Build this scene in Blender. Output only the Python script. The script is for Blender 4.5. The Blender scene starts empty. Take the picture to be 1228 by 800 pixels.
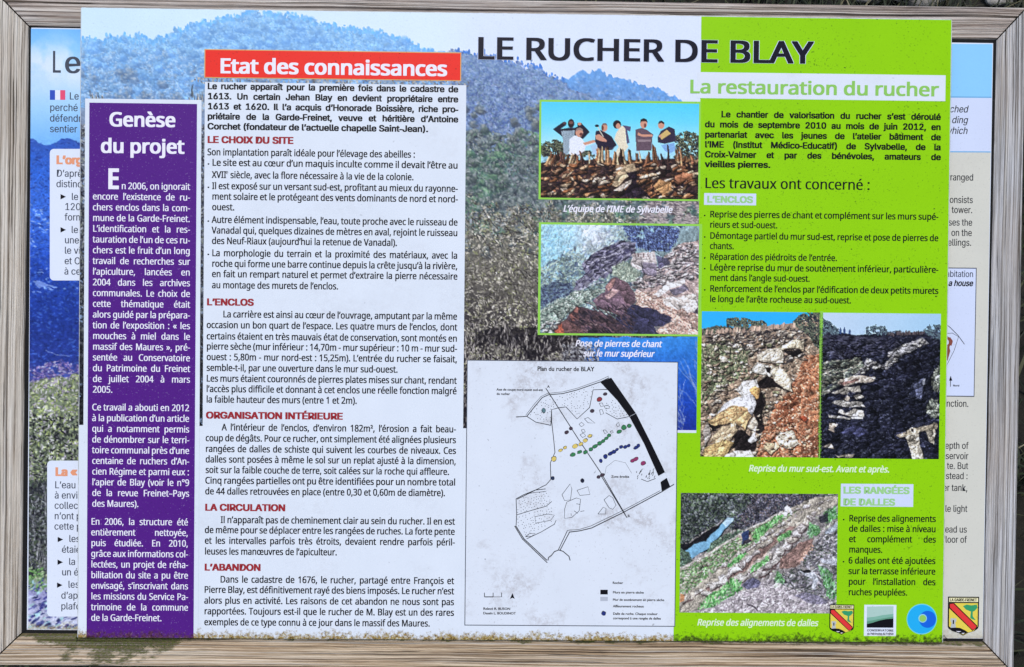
import bpy, math, random
import numpy as np
from mathutils import Matrix, Vector, Euler

random.seed(7)
RNG = np.random.RandomState(11)
SC = bpy.context.scene
COL = SC.collection

# ------------------------------------------------------------------ board frame of reference
# board local axes: x right, y up along the board, z out of the board (metres)
TILT = math.radians(45.0)
T = Matrix.Translation((0, 0, 0.86)) @ Matrix.Rotation(TILT, 4, 'X')

# ------------------------------------------------------------------ camera
CAM_POS = np.array([-0.01900371, 0.00583497, 1.18157553])
CAM_ROT = (-0.01073467, -0.01231175, 0.00994938)
PW, PH, FPX = 1228.0, 800.0, 0.96 * 1228.0
cam_data = bpy.data.cameras.new('camera')
cam_data.sensor_fit = 'HORIZONTAL'
cam_data.sensor_width = 36.0
cam_data.lens = 0.96 * 36.0
cam_data.clip_start = 0.02
cam_data.clip_end = 500.0
cam = bpy.data.objects.new('camera', cam_data)
COL.objects.link(cam)
CR = Euler(CAM_ROT, 'XYZ').to_matrix()
cam.matrix_world = T @ (Matrix.Translation(Vector(CAM_POS)) @ CR.to_4x4())
SC.camera = cam
CRN = np.array(CR)

# ------------------------------------------------------------------ sky, sun, exposure
SUN_EL, SUN_AZ = math.radians(72), math.radians(200)      # azimuth clockwise from +Y
world = bpy.data.worlds.new('World')
SC.world = world
world.use_nodes = True
wn = world.node_tree
sky = wn.nodes.new('ShaderNodeTexSky')
sky.sky_type = 'NISHITA'
sky.sun_disc = False
sky.sun_elevation = SUN_EL
sky.sun_rotation = SUN_AZ
sky.air_density = 1.0
sky.dust_density = 2.0
sky.ozone_density = 1.0
wn.links.new(sky.outputs[0], wn.nodes['Background'].inputs[0])
wn.nodes['Background'].inputs[1].default_value = 0.10
sun_data = bpy.data.lights.new('sun', 'SUN')
sun_data.energy = 1.5
sun_data.angle = math.radians(12)
sun_data.color = (1.0, 0.97, 0.93)
sun = bpy.data.objects.new('sun', sun_data)
COL.objects.link(sun)
sd = Vector((math.sin(SUN_AZ) * math.cos(SUN_EL), math.cos(SUN_AZ) * math.cos(SUN_EL), math.sin(SUN_EL)))
sun.rotation_euler = sd.to_track_quat('Z', 'Y').to_euler()
sun.location = sd * 8
SC.view_settings.view_transform = 'Standard'
SC.view_settings.look = 'None'
SC.view_settings.gamma = 1.0
SC.view_settings.use_curve_mapping = False
SC.view_settings.exposure = 0.43

# ------------------------------------------------------------------ helpers
ZF = 0.003            # printed face of the front panel
ZB = -0.0052          # printed face of the rear panel
ZR = -0.004           # face of the timber frame, a little behind the front panel
LAY = 0.0001          # one ink layer


def unp(x, y, z):
    """photo pixel -> board coordinates on the plane z (used to take the measurements of the boards)"""
    x = np.asarray(x, float); y = np.asarray(y, float)
    d = np.stack([(x - PW / 2) / FPX, -(y - PH / 2) / FPX, -np.ones_like(x)], -1) @ CRN.T
    t = (z - CAM_POS[2]) / d[..., 2]
    return CAM_POS[0] + t * d[..., 0], CAM_POS[1] + t * d[..., 1]


CAL = np.array([0.92, 0.92, 0.92])


def lin(c):
    c = np.asarray(c, float) / 255.0
    c = np.where(c <= 0.04045, c / 12.92, ((c + 0.055) / 1.055) ** 2.4)
    return c * CAL


def lin4(c):
    l = lin(c)
    return (float(l[0]), float(l[1]), float(l[2]), 1.0)


def tag(o, label=None, cat=None, group=None, kind=None):
    if label: o['label'] = label
    if cat: o['category'] = cat
    if group: o['group'] = group
    if kind: o['kind'] = kind
    return o


def root(name, label=None, cat=None, kind=None, mat=T):
    o = bpy.data.objects.new(name, None)
    COL.objects.link(o)
    o.empty_display_size = 0.1
    o.matrix_world = mat
    return tag(o, label, cat, None, kind)


def mesh_obj(name, verts, faces, mat, parent=None, uv=None, col=None, smooth=False, label=None):
    verts = np.asarray(verts, np.float32)
    me = bpy.data.meshes.new(name)
    if isinstance(faces, np.ndarray):
        n, k = faces.shape
        me.vertices.add(len(verts))
        me.vertices.foreach_set('co', verts.ravel())
        me.loops.add(n * k)
        me.loops.foreach_set('vertex_index', faces.astype(np.int32).ravel())
        me.polygons.add(n)
        me.polygons.foreach_set('loop_start', np.arange(0, n * k, k, dtype=np.int32))
        me.polygons.foreach_set('loop_total', np.full(n, k, np.int32))
        me.update(calc_edges=True)
    else:
        me.from_pydata([tuple(map(float, v)) for v in verts], [], faces)
    if uv is not None:
        lay = me.uv_layers.new(name='grain')
        idx = np.zeros(len(me.loops), np.int32)
        me.loops.foreach_get('vertex_index', idx)
        lay.data.foreach_set('uv', np.asarray(uv, np.float32)[idx].ravel())
    if col is not None:
        a = me.color_attributes.new('ink', 'FLOAT_COLOR', 'POINT')
        a.data.foreach_set('color', np.asarray(col, np.float32).ravel())
    if smooth:
        me.polygons.foreach_set('use_smooth', np.ones(len(me.polygons), bool))
    me.materials.append(mat)
    o = bpy.data.objects.new(name, me)
    COL.objects.link(o)
    if parent is not None:
        o.parent = parent
    if label: o['label'] = label
    return o


class Geo:
    """collects flat print shapes of one part"""
    def __init__(self): self.v = []; self.f = []; self.n = 0
    def add(self, v, f):
        v = np.asarray(v, float)
        self.v.append(v); self.f.extend([[i + self.n for i in q] for q in f]); self.n += len(v)
    def poly(self, pts, z):
        self.add([(x, y, z) for x, y in pts], [list(range(len(pts)))])
    def line(self, pts, w, z):
        pts = np.asarray(pts, float)
        d = np.gradient(pts, axis=0) if len(pts) > 2 else np.repeat(pts[1:] - pts[:1], 2, 0)
        n = np.stack([-d[:, 1], d[:, 0]], 1); n /= np.maximum(np.linalg.norm(n, axis=1, keepdims=True), 1e-9)
        a = pts + n * w / 2; b = pts - n * w / 2
        k = len(pts)
        v = [(x, y, z) for x, y in a] + [(x, y, z) for x, y in b]
        self.add(v, [[i, k + i, k + i + 1, i + 1] for i in range(k - 1)])
    def ell(self, cx, cy, rx, ry, z, ang=0, n=20, jit=0):
        p = []
        for i in range(n):
            t = 2 * math.pi * i / n; r = 1 + random.uniform(-jit, jit)
            x, y = rx * r * math.cos(t), ry * r * math.sin(t)
            p.append((cx + x * math.cos(ang) - y * math.sin(ang), cy + x * math.sin(ang) + y * math.cos(ang)))
        self.poly(p, z)
    def obj(self, name, mat, parent, label=None):
        return mesh_obj(name, np.concatenate(self.v), self.f, mat, parent, label=label)


# ------------------------------------------------------------------ materials
def nodes_of(name):
    m = bpy.data.materials.new(name)
    m.use_nodes = True
    nt = m.node_tree
    return m, nt, nt.nodes['Principled BSDF']


def N(nt, typ, **kw):
    n = nt.nodes.new(typ)
    for k, v in kw.items():
        if k in n.inputs.keys(): n.inputs[k].default_value = v
        else: setattr(n, k, v)
    return n


def noise(nt, vec, scale, detail=2.0, rough=0.5, dist=0.0):
    n = nt.nodes.new('ShaderNodeTexNoise')
    n.inputs['Scale'].default_value = scale
    n.inputs['Detail'].default_value = detail
    n.inputs['Roughness'].default_value = rough
    n.inputs['Distortion'].default_value = dist
    if vec is not None: nt.links.new(vec, n.inputs['Vector'])
    return n.outputs['Fac']


def maprange(nt, val, a, b, c=0.0, d=1.0):
    n = nt.nodes.new('ShaderNodeMapRange')
    n.clamp = True
    nt.links.new(val, n.inputs[0])
    for i, q in enumerate((a, b, c, d)): n.inputs[1 + i].default_value = q
    return n.outputs[0]


def math_(nt, op, a, b):
    n = nt.nodes.new('ShaderNodeMath'); n.operation = op
    for i, q in enumerate((a, b)):
        if isinstance(q, (int, float)): n.inputs[i].default_value = q
        else: nt.links.new(q, n.inputs[i])
    return n.outputs[0]


def mixc(nt, fac, a, b, mode='MIX'):
    n = nt.nodes.new('ShaderNodeMix'); n.data_type = 'RGBA'; n.blend_type = mode
    for s, q in ((n.inputs[0], fac), (n.inputs[6], a), (n.inputs[7], b)):
        if isinstance(q, (int, float)): s.default_value = q
        elif isinstance(q, tuple): s.default_value = q
        else: nt.links.new(q, s)
    return n.outputs[2]


def print_mat(name, color=None, speck=0.5, speck_col=(60, 66, 40), blotch=0.0, grime=1.0, y_bottom=-0.3754,
              pale=0.0, rough=0.42, thr=0.64,
              gcols=((70, 58, 34), (132, 108, 58), (176, 146, 84), (150, 146, 96), (214, 204, 172))):
    """ink on an outdoor panel, with mildew specks and lichen along its lower edge"""
    m, nt, bs = nodes_of(name)
    co = nt.nodes.new('ShaderNodeTexCoord').outputs['Object']
    if color is None:
        at = nt.nodes.new('ShaderNodeAttribute'); at.attribute_name = 'ink'
        c = at.outputs['Color']
    else:
        rgb = nt.nodes.new('ShaderNodeRGB'); rgb.outputs[0].default_value = lin4(color)
        c = rgb.outputs[0]
    # faint uneven fading of the ink
    fade = maprange(nt, noise(nt, co, 14, 4, 0.6), 0.3, 0.7, 0.0, 0.5)
    c = mixc(nt, fade, c, (0.90, 0.905, 0.91, 1), 'MULTIPLY')
    if blotch:
        b1 = maprange(nt, noise(nt, co, 11, 6, 0.65, 0.4), 0.50, 0.72, 0, 1)
        b2 = maprange(nt, noise(nt, co, 160, 4, 0.7), 0.40, 0.62, 0, 1)
        c = mixc(nt, math_(nt, 'MULTIPLY', math_(nt, 'MULTIPLY', b1, b2), blotch), c, lin4((150, 138, 134)))
    if speck:
        s1 = maprange(nt, noise(nt, co, 420, 2, 0.5), thr, thr + 0.05)
        s2 = maprange(nt, noise(nt, co, 10, 3, 0.6), 0.38, 0.62, 0.25, 1)
        c = mixc(nt, math_(nt, 'MULTIPLY', math_(nt, 'MULTIPLY', s1, s2), speck), c, lin4(speck_col))
        s3 = maprange(nt, noise(nt, co, 170, 1, 0.5), 0.79, 0.81)
        c = mixc(nt, math_(nt, 'MULTIPLY', s3, min(1, speck * 1.3)), c, lin4((34, 34, 26)))
    if pale:
        p1 = maprange(nt, noise(nt, co, 520, 2, 0.5), 0.66, 0.70)
        c = mixc(nt, math_(nt, 'MULTIPLY', p1, pale), c, lin4((190, 170, 215)))
    if grime:
        sep = nt.nodes.new('ShaderNodeSeparateXYZ'); nt.links.new(co, sep.inputs[0])
        g = maprange(nt, sep.outputs[1], y_bottom, y_bottom + 0.017, 1, 0)
        n3 = noise(nt, co, 230, 4, 0.7, 0.3)
        n4 = noise(nt, co, 22, 3, 0.6)
        val = math_(nt, 'ADD', math_(nt, 'ADD', g, math_(nt, 'MULTIPLY', math_(nt, 'SUBTRACT', n3, 0.5), 2.2)),
                    math_(nt, 'MULTIPLY', math_(nt, 'SUBTRACT', n4, 0.5), 1.0))
        f = maprange(nt, val, 0.48, 0.95, 0, grime)
        f = math_(nt, 'MULTIPLY', f, maprange(nt, g, 0.0, 0.12))
        ramp = nt.nodes.new('ShaderNodeValToRGB')
        nt.links.new(noise(nt, co, 330, 3, 0.7), ramp.inputs[0])
        e = ramp.color_ramp.elements
        e[0].position = 0.36; e[0].color = lin4(gcols[0])
        e[1].position = 0.66; e[1].color = lin4(gcols[4])
        for pos, cc in ((0.44, gcols[1]), (0.52, gcols[2]), (0.58, gcols[3])):
            q = e.new(pos); q.color = lin4(cc)
        c = mixc(nt, f, c, ramp.outputs[0])
    nt.links.new(c, bs.inputs['Base Color'])
    bs.inputs['Roughness'].default_value = rough
    bs.inputs['Specular IOR Level'].default_value = 0.10
    bp = nt.nodes.new('ShaderNodeBump')
    bp.inputs['Strength'].default_value = 0.25
    bp.inputs['Distance'].default_value = 0.0004
    nt.links.new(noise(nt, co, 330, 3, 0.6), bp.inputs['Height'])
    nt.links.new(bp.outputs[0], bs.inputs['Normal'])
    return m


def wood_mat(name, light, mid, dark, seed, moss=None):
    m, nt, bs = nodes_of(name)
    uvn = nt.nodes.new('ShaderNodeUVMap'); uvn.uv_map = 'grain'
    sp0 = nt.nodes.new('ShaderNodeSeparateXYZ'); nt.links.new(uvn.outputs[0], sp0.inputs[0])
    wmap = nt.nodes.new('ShaderNodeMapping'); nt.links.new(uvn.outputs[0], wmap.inputs[0])
    wmap.inputs['Scale'].default_value = (7, 14, 1); wmap.inputs['Location'].default_value = (seed * 5.3, seed, 0)
    wob = math_(nt, 'MULTIPLY', math_(nt, 'SUBTRACT', noise(nt, wmap.outputs[0], 1.0, 2, 0.5), 0.5), 0.0045)
    cmb = nt.nodes.new('ShaderNodeCombineXYZ')
    nt.links.new(sp0.outputs[0], cmb.inputs[0]); nt.links.new(math_(nt, 'ADD', sp0.outputs[1], wob), cmb.inputs[1])
    def stretched(sx, sy):
        mp = nt.nodes.new('ShaderNodeMapping')
        nt.links.new(cmb.outputs[0], mp.inputs[0])
        mp.inputs['Location'].default_value = (seed * 3.1, seed * 1.7, seed)
        mp.inputs['Scale'].default_value = (sx, sy, 1)
        return mp.outputs[0]
    big = noise(nt, stretched(2.2, 60), 1.0, 5, 0.6, 0.6)
    fine = noise(nt, stretched(5, 480), 1.0, 4, 0.6, 0.25)
    fib = noise(nt, stretched(60, 1500), 1.0, 3, 0.7)
    tone = math_(nt, 'ADD', math_(nt, 'MULTIPLY', big, 0.25), math_(nt, 'ADD', math_(nt, 'MULTIPLY', fine, 0.6), math_(nt, 'MULTIPLY', fib, 0.15)))
    ramp = nt.nodes.new('ShaderNodeValToRGB')
    nt.links.new(tone, ramp.inputs[0])
    e = ramp.color_ramp.elements
    e[0].position = 0.38; e[0].color = lin4(dark)
    e[1].position = 0.58; e[1].color = lin4(light)
    q = e.new(0.47); q.color = lin4(mid)
    c = ramp.outputs[0]
    # open dark cracks that follow the grain
    cr = maprange(nt, noise(nt, stretched(4, 330), 1.0, 3, 0.6, 0.3), 0.62, 0.65)
    c = mixc(nt, math_(nt, 'MULTIPLY', cr, 0.85), c, lin4((44, 38, 34)))
    ln1 = maprange(nt, noise(nt, stretched(1.3, 560), 1.0, 3, 0.55, 0.05), 0.54, 0.585)
    c = mixc(nt, math_(nt, 'MULTIPLY', ln1, 0.66), c, lin4((56, 48, 42)))
    ln2 = maprange(nt, noise(nt, stretched(1.8, 520), 1.0, 3, 0.55, 0.1), 0.56, 0.62)
    c = mixc(nt, math_(nt, 'MULTIPLY', ln2, 0.5), c, lin4((232, 228, 220)))
    # tan and grey weathering drifts
    dr = maprange(nt, noise(nt, stretched(6, 18), 1.0, 4, 0.6), 0.42, 0.68, 0, 0.22)
    c = mixc(nt, dr, c, lin4((178, 150, 118)))
    ro = 0.85
    if moss:
        sep = nt.nodes.new('ShaderNodeSeparateXYZ'); nt.links.new(uvn.outputs[0], sep.inputs[0])
        u, v = sep.outputs[0], sep.outputs[1]
        x0, x1 = moss
        mx = math_(nt, 'MULTIPLY', maprange(nt, u, x0 - 0.03, x0 + 0.03), maprange(nt, u, x1 - 0.04, x1 + 0.06, 1, 0))
        # film of algae along the edge that the panel drips on, deepest at the panel's corner
        n1 = noise(nt, stretched(45, 90), 1.0, 5, 0.7)
        n2 = noise(nt, stretched(300, 500), 1.0, 3, 0.7)
        depth = math_(nt, 'ADD', math_(nt, 'MULTIPLY', mx, 0.036), 0.0055)
        rel = math_(nt, 'DIVIDE', v, depth)
        val = math_(nt, 'ADD', math_(nt, 'SUBTRACT', 1.0, rel), math_(nt, 'MULTIPLY', math_(nt, 'SUBTRACT', n1, 0.5), 3.2))
        f = math_(nt, 'MULTIPLY', maprange(nt, val, 0.05, 0.4), maprange(nt, n2, 0.3, 0.6, 0.45, 1))
        f = math_(nt, 'MULTIPLY', f, 0.95)
        mc = mixc(nt, maprange(nt, n2, 0.4, 0.65), lin4((22, 25, 12)), lin4((92, 102, 36)))
        c = mixc(nt, f, c, mc)
    nt.links.new(c, bs.inputs['Base Color'])
    bs.inputs['Roughness'].default_value = ro
    bs.inputs['Specular IOR Level'].default_value = 0.25
    bp = nt.nodes.new('ShaderNodeBump')
    bp.inputs['Strength'].default_value = 0.9
    bp.inputs['Distance'].default_value = 0.0012
    nt.links.new(math_(nt, 'SUBTRACT', math_(nt, 'ADD', fine, math_(nt, 'MULTIPLY', fib, 0.6)), math_(nt, 'MULTIPLY', cr, 1.2)), bp.inputs['Height'])
    nt.links.new(bp.outputs[0], bs.inputs['Normal'])
    return m


def plain_mat(name, c1, c2, scale, rough=0.8, bump=0.3, dist=0.004):
    m, nt, bs = nodes_of(name)
    co = nt.nodes.new('ShaderNodeTexCoord').outputs['Object']
    n = noise(nt, co, scale, 5, 0.65)
    nt.links.new(mixc(nt, maprange(nt, n, 0.35, 0.65), lin4(c1), lin4(c2)), bs.inputs['Base Color'])
    bs.inputs['Roughness'].default_value = rough
    bp = nt.nodes.new('ShaderNodeBump'); bp.inputs['Strength'].default_value = bump; bp.inputs['Distance'].default_value = dist
    nt.links.new(n, bp.inputs['Height']); nt.links.new(bp.outputs[0], bs.inputs['Normal'])
    return m


def ink_attr_mat(name, rough=0.6):
    m, nt, bs = nodes_of(name)
    at = nt.nodes.new('ShaderNodeAttribute'); at.attribute_name = 'ink'
    nt.links.new(at.outputs['Color'], bs.inputs['Base Color'])
    bs.inputs['Roughness'].default_value = rough
    return m


PAPER = (227, 235, 245)
M_paper = print_mat('weathered white print', PAPER, speck=0.14, blotch=0.16, speck_col=(150, 150, 156), thr=0.68)
M_plan = print_mat('mildewed white print', (226, 233, 243), speck=0.30, blotch=0.75, speck_col=(136, 128, 126), thr=0.655)
M_purple = print_mat("purple print", (84, 30, 132), speck=0.35, speck_col=(52, 22, 84), pale=0.22, gcols=((50, 26, 40), (70, 36, 60), (96, 60, 74), (84, 40, 96), (140, 116, 110)))
M_red = print_mat("red print", (244, 50, 40), speck=0.45, speck_col=(150, 36, 34), grime=0)
M_green = print_mat('lime green print', (149, 214, 8), speck=0.66, speck_col=(72, 110, 20), gcols=((34, 46, 10), (58, 80, 14), (84, 112, 20), (70, 92, 24), (120, 160, 40)))
M_lime_line = print_mat('pale lime border print', (152, 216, 84), speck=0.2, grime=0)
M_gold_line = print_mat('straw yellow border print', (222, 178, 110), speck=0.3, grime=0)
M_photo = print_mat('colour photograph print', None, speck=0.10, grime=0.8)
M_photo_back = print_mat('faded colour photograph print', None, speck=0.12, grime=0.7, y_bottom=-0.372)
M_ink = print_mat('near black ink', (16, 16, 22), speck=0, grime=0)
M_navy = print_mat('dark navy ink', (20, 21, 38), speck=0, grime=0)
M_brick = print_mat('brick red ink', (160, 44, 52), speck=0, grime=0)
M_white_ink = print_mat('white ink', (244, 242, 252), speck=0.1, grime=0)
M_caption = print_mat('pale caption ink', (228, 244, 214), speck=0, grime=0)
M_lime_ink = print_mat('pale green ink', (146, 206, 98), speck=0.2, grime=0)
M_lime_ink2 = print_mat('faded green ink', (160, 214, 140), speck=0.2, grime=0)
M_grey_ink = print_mat('dark grey ink', (72, 78, 92), speck=0, grime=0)
M_back_text = print_mat('charcoal ink', (52, 54, 58), speck=0, grime=0)
M_orange = print_mat('salmon orange ink', (238, 160, 122), speck=0, grime=0)
M_beige = print_mat('beige print', (216, 215, 203), speck=0.12, blotch=0.1, y_bottom=-0.372, grime=0.3)
M_backwhite = print_mat('pale rear panel print', (228, 236, 250), speck=0.12, y_bottom=-0.372, grime=0.5)
M_skyblue = print_mat('sky blue print', (146, 210, 252), speck=0.12, grime=0)
M_lav = print_mat('lavender white print', (214, 224, 248), speck=0.12, grime=0)
M_midblue = print_mat('mid blue print', (120, 180, 225), speck=0, grime=0)
M_edge = plain_mat('panel edge', (205, 210, 215), (160, 165, 160), 90, 0.5, 0.1, 0.0005)

# ------------------------------------------------------------------ lettering
ALPH = "ABCDEFGHIJKLMNOPQRSTUVWXYZabcdefghijklmnopqrstuvwxyz0123456789.,:;()«»’'-–°²éèêëàâîïôûùçœÉÈ►"


def load_glyphs(file, need='', base=None):
    """outlines and advance widths of one of the typefaces that ship with Blender"""
    G = {}
    cv = bpy.data.curves.new('glyph_source', 'FONT')
    cv.resolution_u = 3
    if file:
        try: cv.font = bpy.data.fonts.load(bpy.utils.system_resource('DATAFILES') + '/fonts/' + file)
        except Exception: pass
    ob = bpy.data.objects.new('glyph_source', cv)
    COL.objects.link(ob)
    def grab(t_):
        cv.body = t_
        bpy.context.view_layer.update()
        dg = bpy.context.evaluated_depsgraph_get()
        me = bpy.data.meshes.new_from_object(ob.evaluated_get(dg))
        v = np.zeros(len(me.vertices) * 3, np.float32); me.vertices.foreach_get('co', v)
        me.calc_loop_triangles()
        t = np.zeros(len(me.loop_triangles) * 3, np.int32); me.loop_triangles.foreach_get('vertices', t)
        bpy.data.meshes.remove(me)
        return v.reshape(-1, 3)[:, :2], t.reshape(-1, 3)
    hh = grab('HH')[0][:, 0].max()
    for ch in ALPH:
        if base is not None and ch in need: continue
        v, t = grab(ch)
        w = grab('H' + ch + 'H')[0][:, 0].max() - hh
        G[ch] = (v, t, float(w))
    G[' '] = (np.zeros((0, 2)), np.zeros((0, 3), int), float(grab('H H')[0][:, 0].max() - hh))
    cap = float(G['H'][0][:, 1].max())
    if base is not None:
        k = cap / base['cap']
        for ch in need:
            v, t, w = base[ch]; G[ch] = (v * k, t, w * k)
    G['cap'] = cap
    bpy.data.objects.remove(ob); bpy.data.curves.remove(cv)
    return G


G_BASE = load_glyphs(None)
G_HUM = load_glyphs('NotoSansHebrew-Regular.woff2', '²►', G_BASE)
G_GROT = load_glyphs('Inter.woff2', 'I-', G_BASE)
GLYPH = G_HUM


def use(face):
    global GLYPH
    GLYPH = face


def wid(s):
    return sum(GLYPH[c][2] for c in s)


class Text:
    """lettering of one paragraph or heading, gathered into one part"""
    def __init__(self, z, cap, weight=0.02, slant=0.0, hs=None, grow=1.0):
        self.z, self.size, self.w, self.sl, self.hs = z, cap * 0.001 * grow / GLYPH['cap'], weight, slant, hs
        self.v = []; self.f = []; self.n = 0
    def put(self, s, X, Y, h, gap=0.0):
        k = self.w / 2
        offs = [(0, 0)] if k <= 0 else ([(-k, 0), (k, 0)] if self.w < 0.035 else [(i_ * k, j_ * k * .5) for j_ in (-1, 0, 1) for i_ in ((-1, -.33, .33, 1) if self.w > .06 else (-1, 0, 1))])
        x = 0.0
        for ch in s:
            v, t, a = GLYPH[ch]
            if len(v):
                for i, (ox, oy) in enumerate(offs):
                    px = X + ((v[:, 0] + x + ox) * h + self.sl * v[:, 1]) * self.size
                    py = Y + (v[:, 1] + oy) * self.size
                    self.v.append(np.stack([px, py, np.full(len(px), self.z + i * 4e-6)], 1))
                    self.f.append(t + self.n); self.n += len(v)
            x += a + (gap if ch == ' ' else 0.0)
        return x * h * self.size
    def line(self, s, x0, y, x1=None, plane=ZF, fit=True, right=False):
        """one line set between the photo's measured ends"""
        X0, Y = unp(x0, y, plane); X0 = float(X0); Y = float(Y)
        if x1 is None:
            h = self.hs or 1.0
            if right: X0 -= wid(s) * h * self.size
            self.put(s, X0, Y, h); return
        W = float(unp(x1, y, plane)[0]) - X0
        h = W / (wid(s) * self.size)
        self.put(s, X0, Y, h)
    def para(self, lines, x0, x1, y, pitch, ind=0, last=None, plane=ZF, hang=None, slope=0):
        """justified block: every line but the last is spread to the full measure"""
        yf = y[0] if isinstance(y, (list, tuple)) else y
        X0, Y0 = map(float, unp(x0, yf, plane)); X1 = float(unp(x1, yf, plane)[0])
        if self.hs is None:
            hs = []
            for i, s in enumerate(lines[:-1] if len(lines) > 1 else lines):
                W = X1 - X0 - (ind * .001 if i == 0 else 0)
                hs.append(W / ((wid(s) - 0.15 * s.count(' ') * GLYPH[' '][2]) * self.size))
            h = min(min(hs), 1.0) if len(lines) > 1 else 1.0
        else: h = self.hs
        for i, s in enumerate(lines):
            yy = y[i] if isinstance(y, (list, tuple)) else y + pitch * i
            X0, Y = map(float, unp(x0, yy, plane)); X1 = float(unp(x1, yy, plane)[0])
            if i == 0: X0 += ind * .001
            if i < len(lines) - 1:
                free = (X1 - X0) / (h * self.size) - wid(s)
                gap = free / max(1, s.count(' '))
                self.put(s, X0, Y, h, gap)
            else:
                hh = h
                if last: hh = (float(unp(last, yy, plane)[0]) - X0) / (wid(s) * self.size); hh = min(hh, h * 1.12)
                self.put(s, X0, Y, hh)
        return h
    def obj(self, name, mat, parent, label=None):
        return mesh_obj(name, np.concatenate(self.v), np.concatenate(self.f), mat, parent, label=label)


def rect_px(x0, y0, x1, y1, plane):
    a = unp(x0, y0, plane); b = unp(x1, y1, plane)
    return float(a[0]), float(a[1]), float(b[0]), float(b[1])


def sheet(name, x0, y0, x1, y1, k, mat, parent, plane=ZF, label=None):
    """flat printed field; the measured px corners give its board rectangle"""
    a = rect_px(x0, y0, x1, y1, plane)
    g = Geo(); g.poly([(a[0], a[3]), (a[2], a[3]), (a[2], a[1]), (a[0], a[1])], plane + LAY * k)
    return g.obj(name, mat, parent, label)


def bar(g, x0, y0, x1, y1, z):
    g.poly([(x0, y0), (x1, y0), (x1, y1), (x0, y1)], z)


def box(x0, x1, y0, y1, z0, z1):
    v = [(x, y, z) for z in (z0, z1) for y in (y0, y1) for x in (x0, x1)]
    f = [[0, 2, 3, 1], [4, 5, 7, 6], [0, 1, 5, 4], [2, 6, 7, 3], [0, 4, 6, 2], [1, 3, 7, 5]]
    return v, f


# ------------------------------------------------------------------ painter for the printed photographs
def vnoise(h, w, cell, rng):
    gh, gw = int(h / cell) + 3, int(w / cell) + 3
    g = rng.rand(gh, gw)
    y = np.arange(h) / cell; x = np.arange(w) / cell
    yi = y.astype(int); xi = x.astype(int)
    fy = (y - yi); fx = (x - xi); fy = fy * fy * (3 - 2 * fy); fx = fx * fx * (3 - 2 * fx)
    a = g[yi][:, xi]; b = g[yi][:, xi + 1]; c = g[yi + 1][:, xi]; d = g[yi + 1][:, xi + 1]
    fy = fy[:, None]; fx = fx[None]
    return (a * (1 - fx) + b * fx) * (1 - fy) + (c * (1 - fx) + d * fx) * fy


def fbm(h, w, cell, octv, rng):
    o = np.zeros((h, w)); amp = 1; tot = 0
    for i in range(octv):
        o += amp * vnoise(h, w, max(cell, 1.0), rng); tot += amp; amp *= 0.55; cell /= 2
    return o / tot


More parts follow.
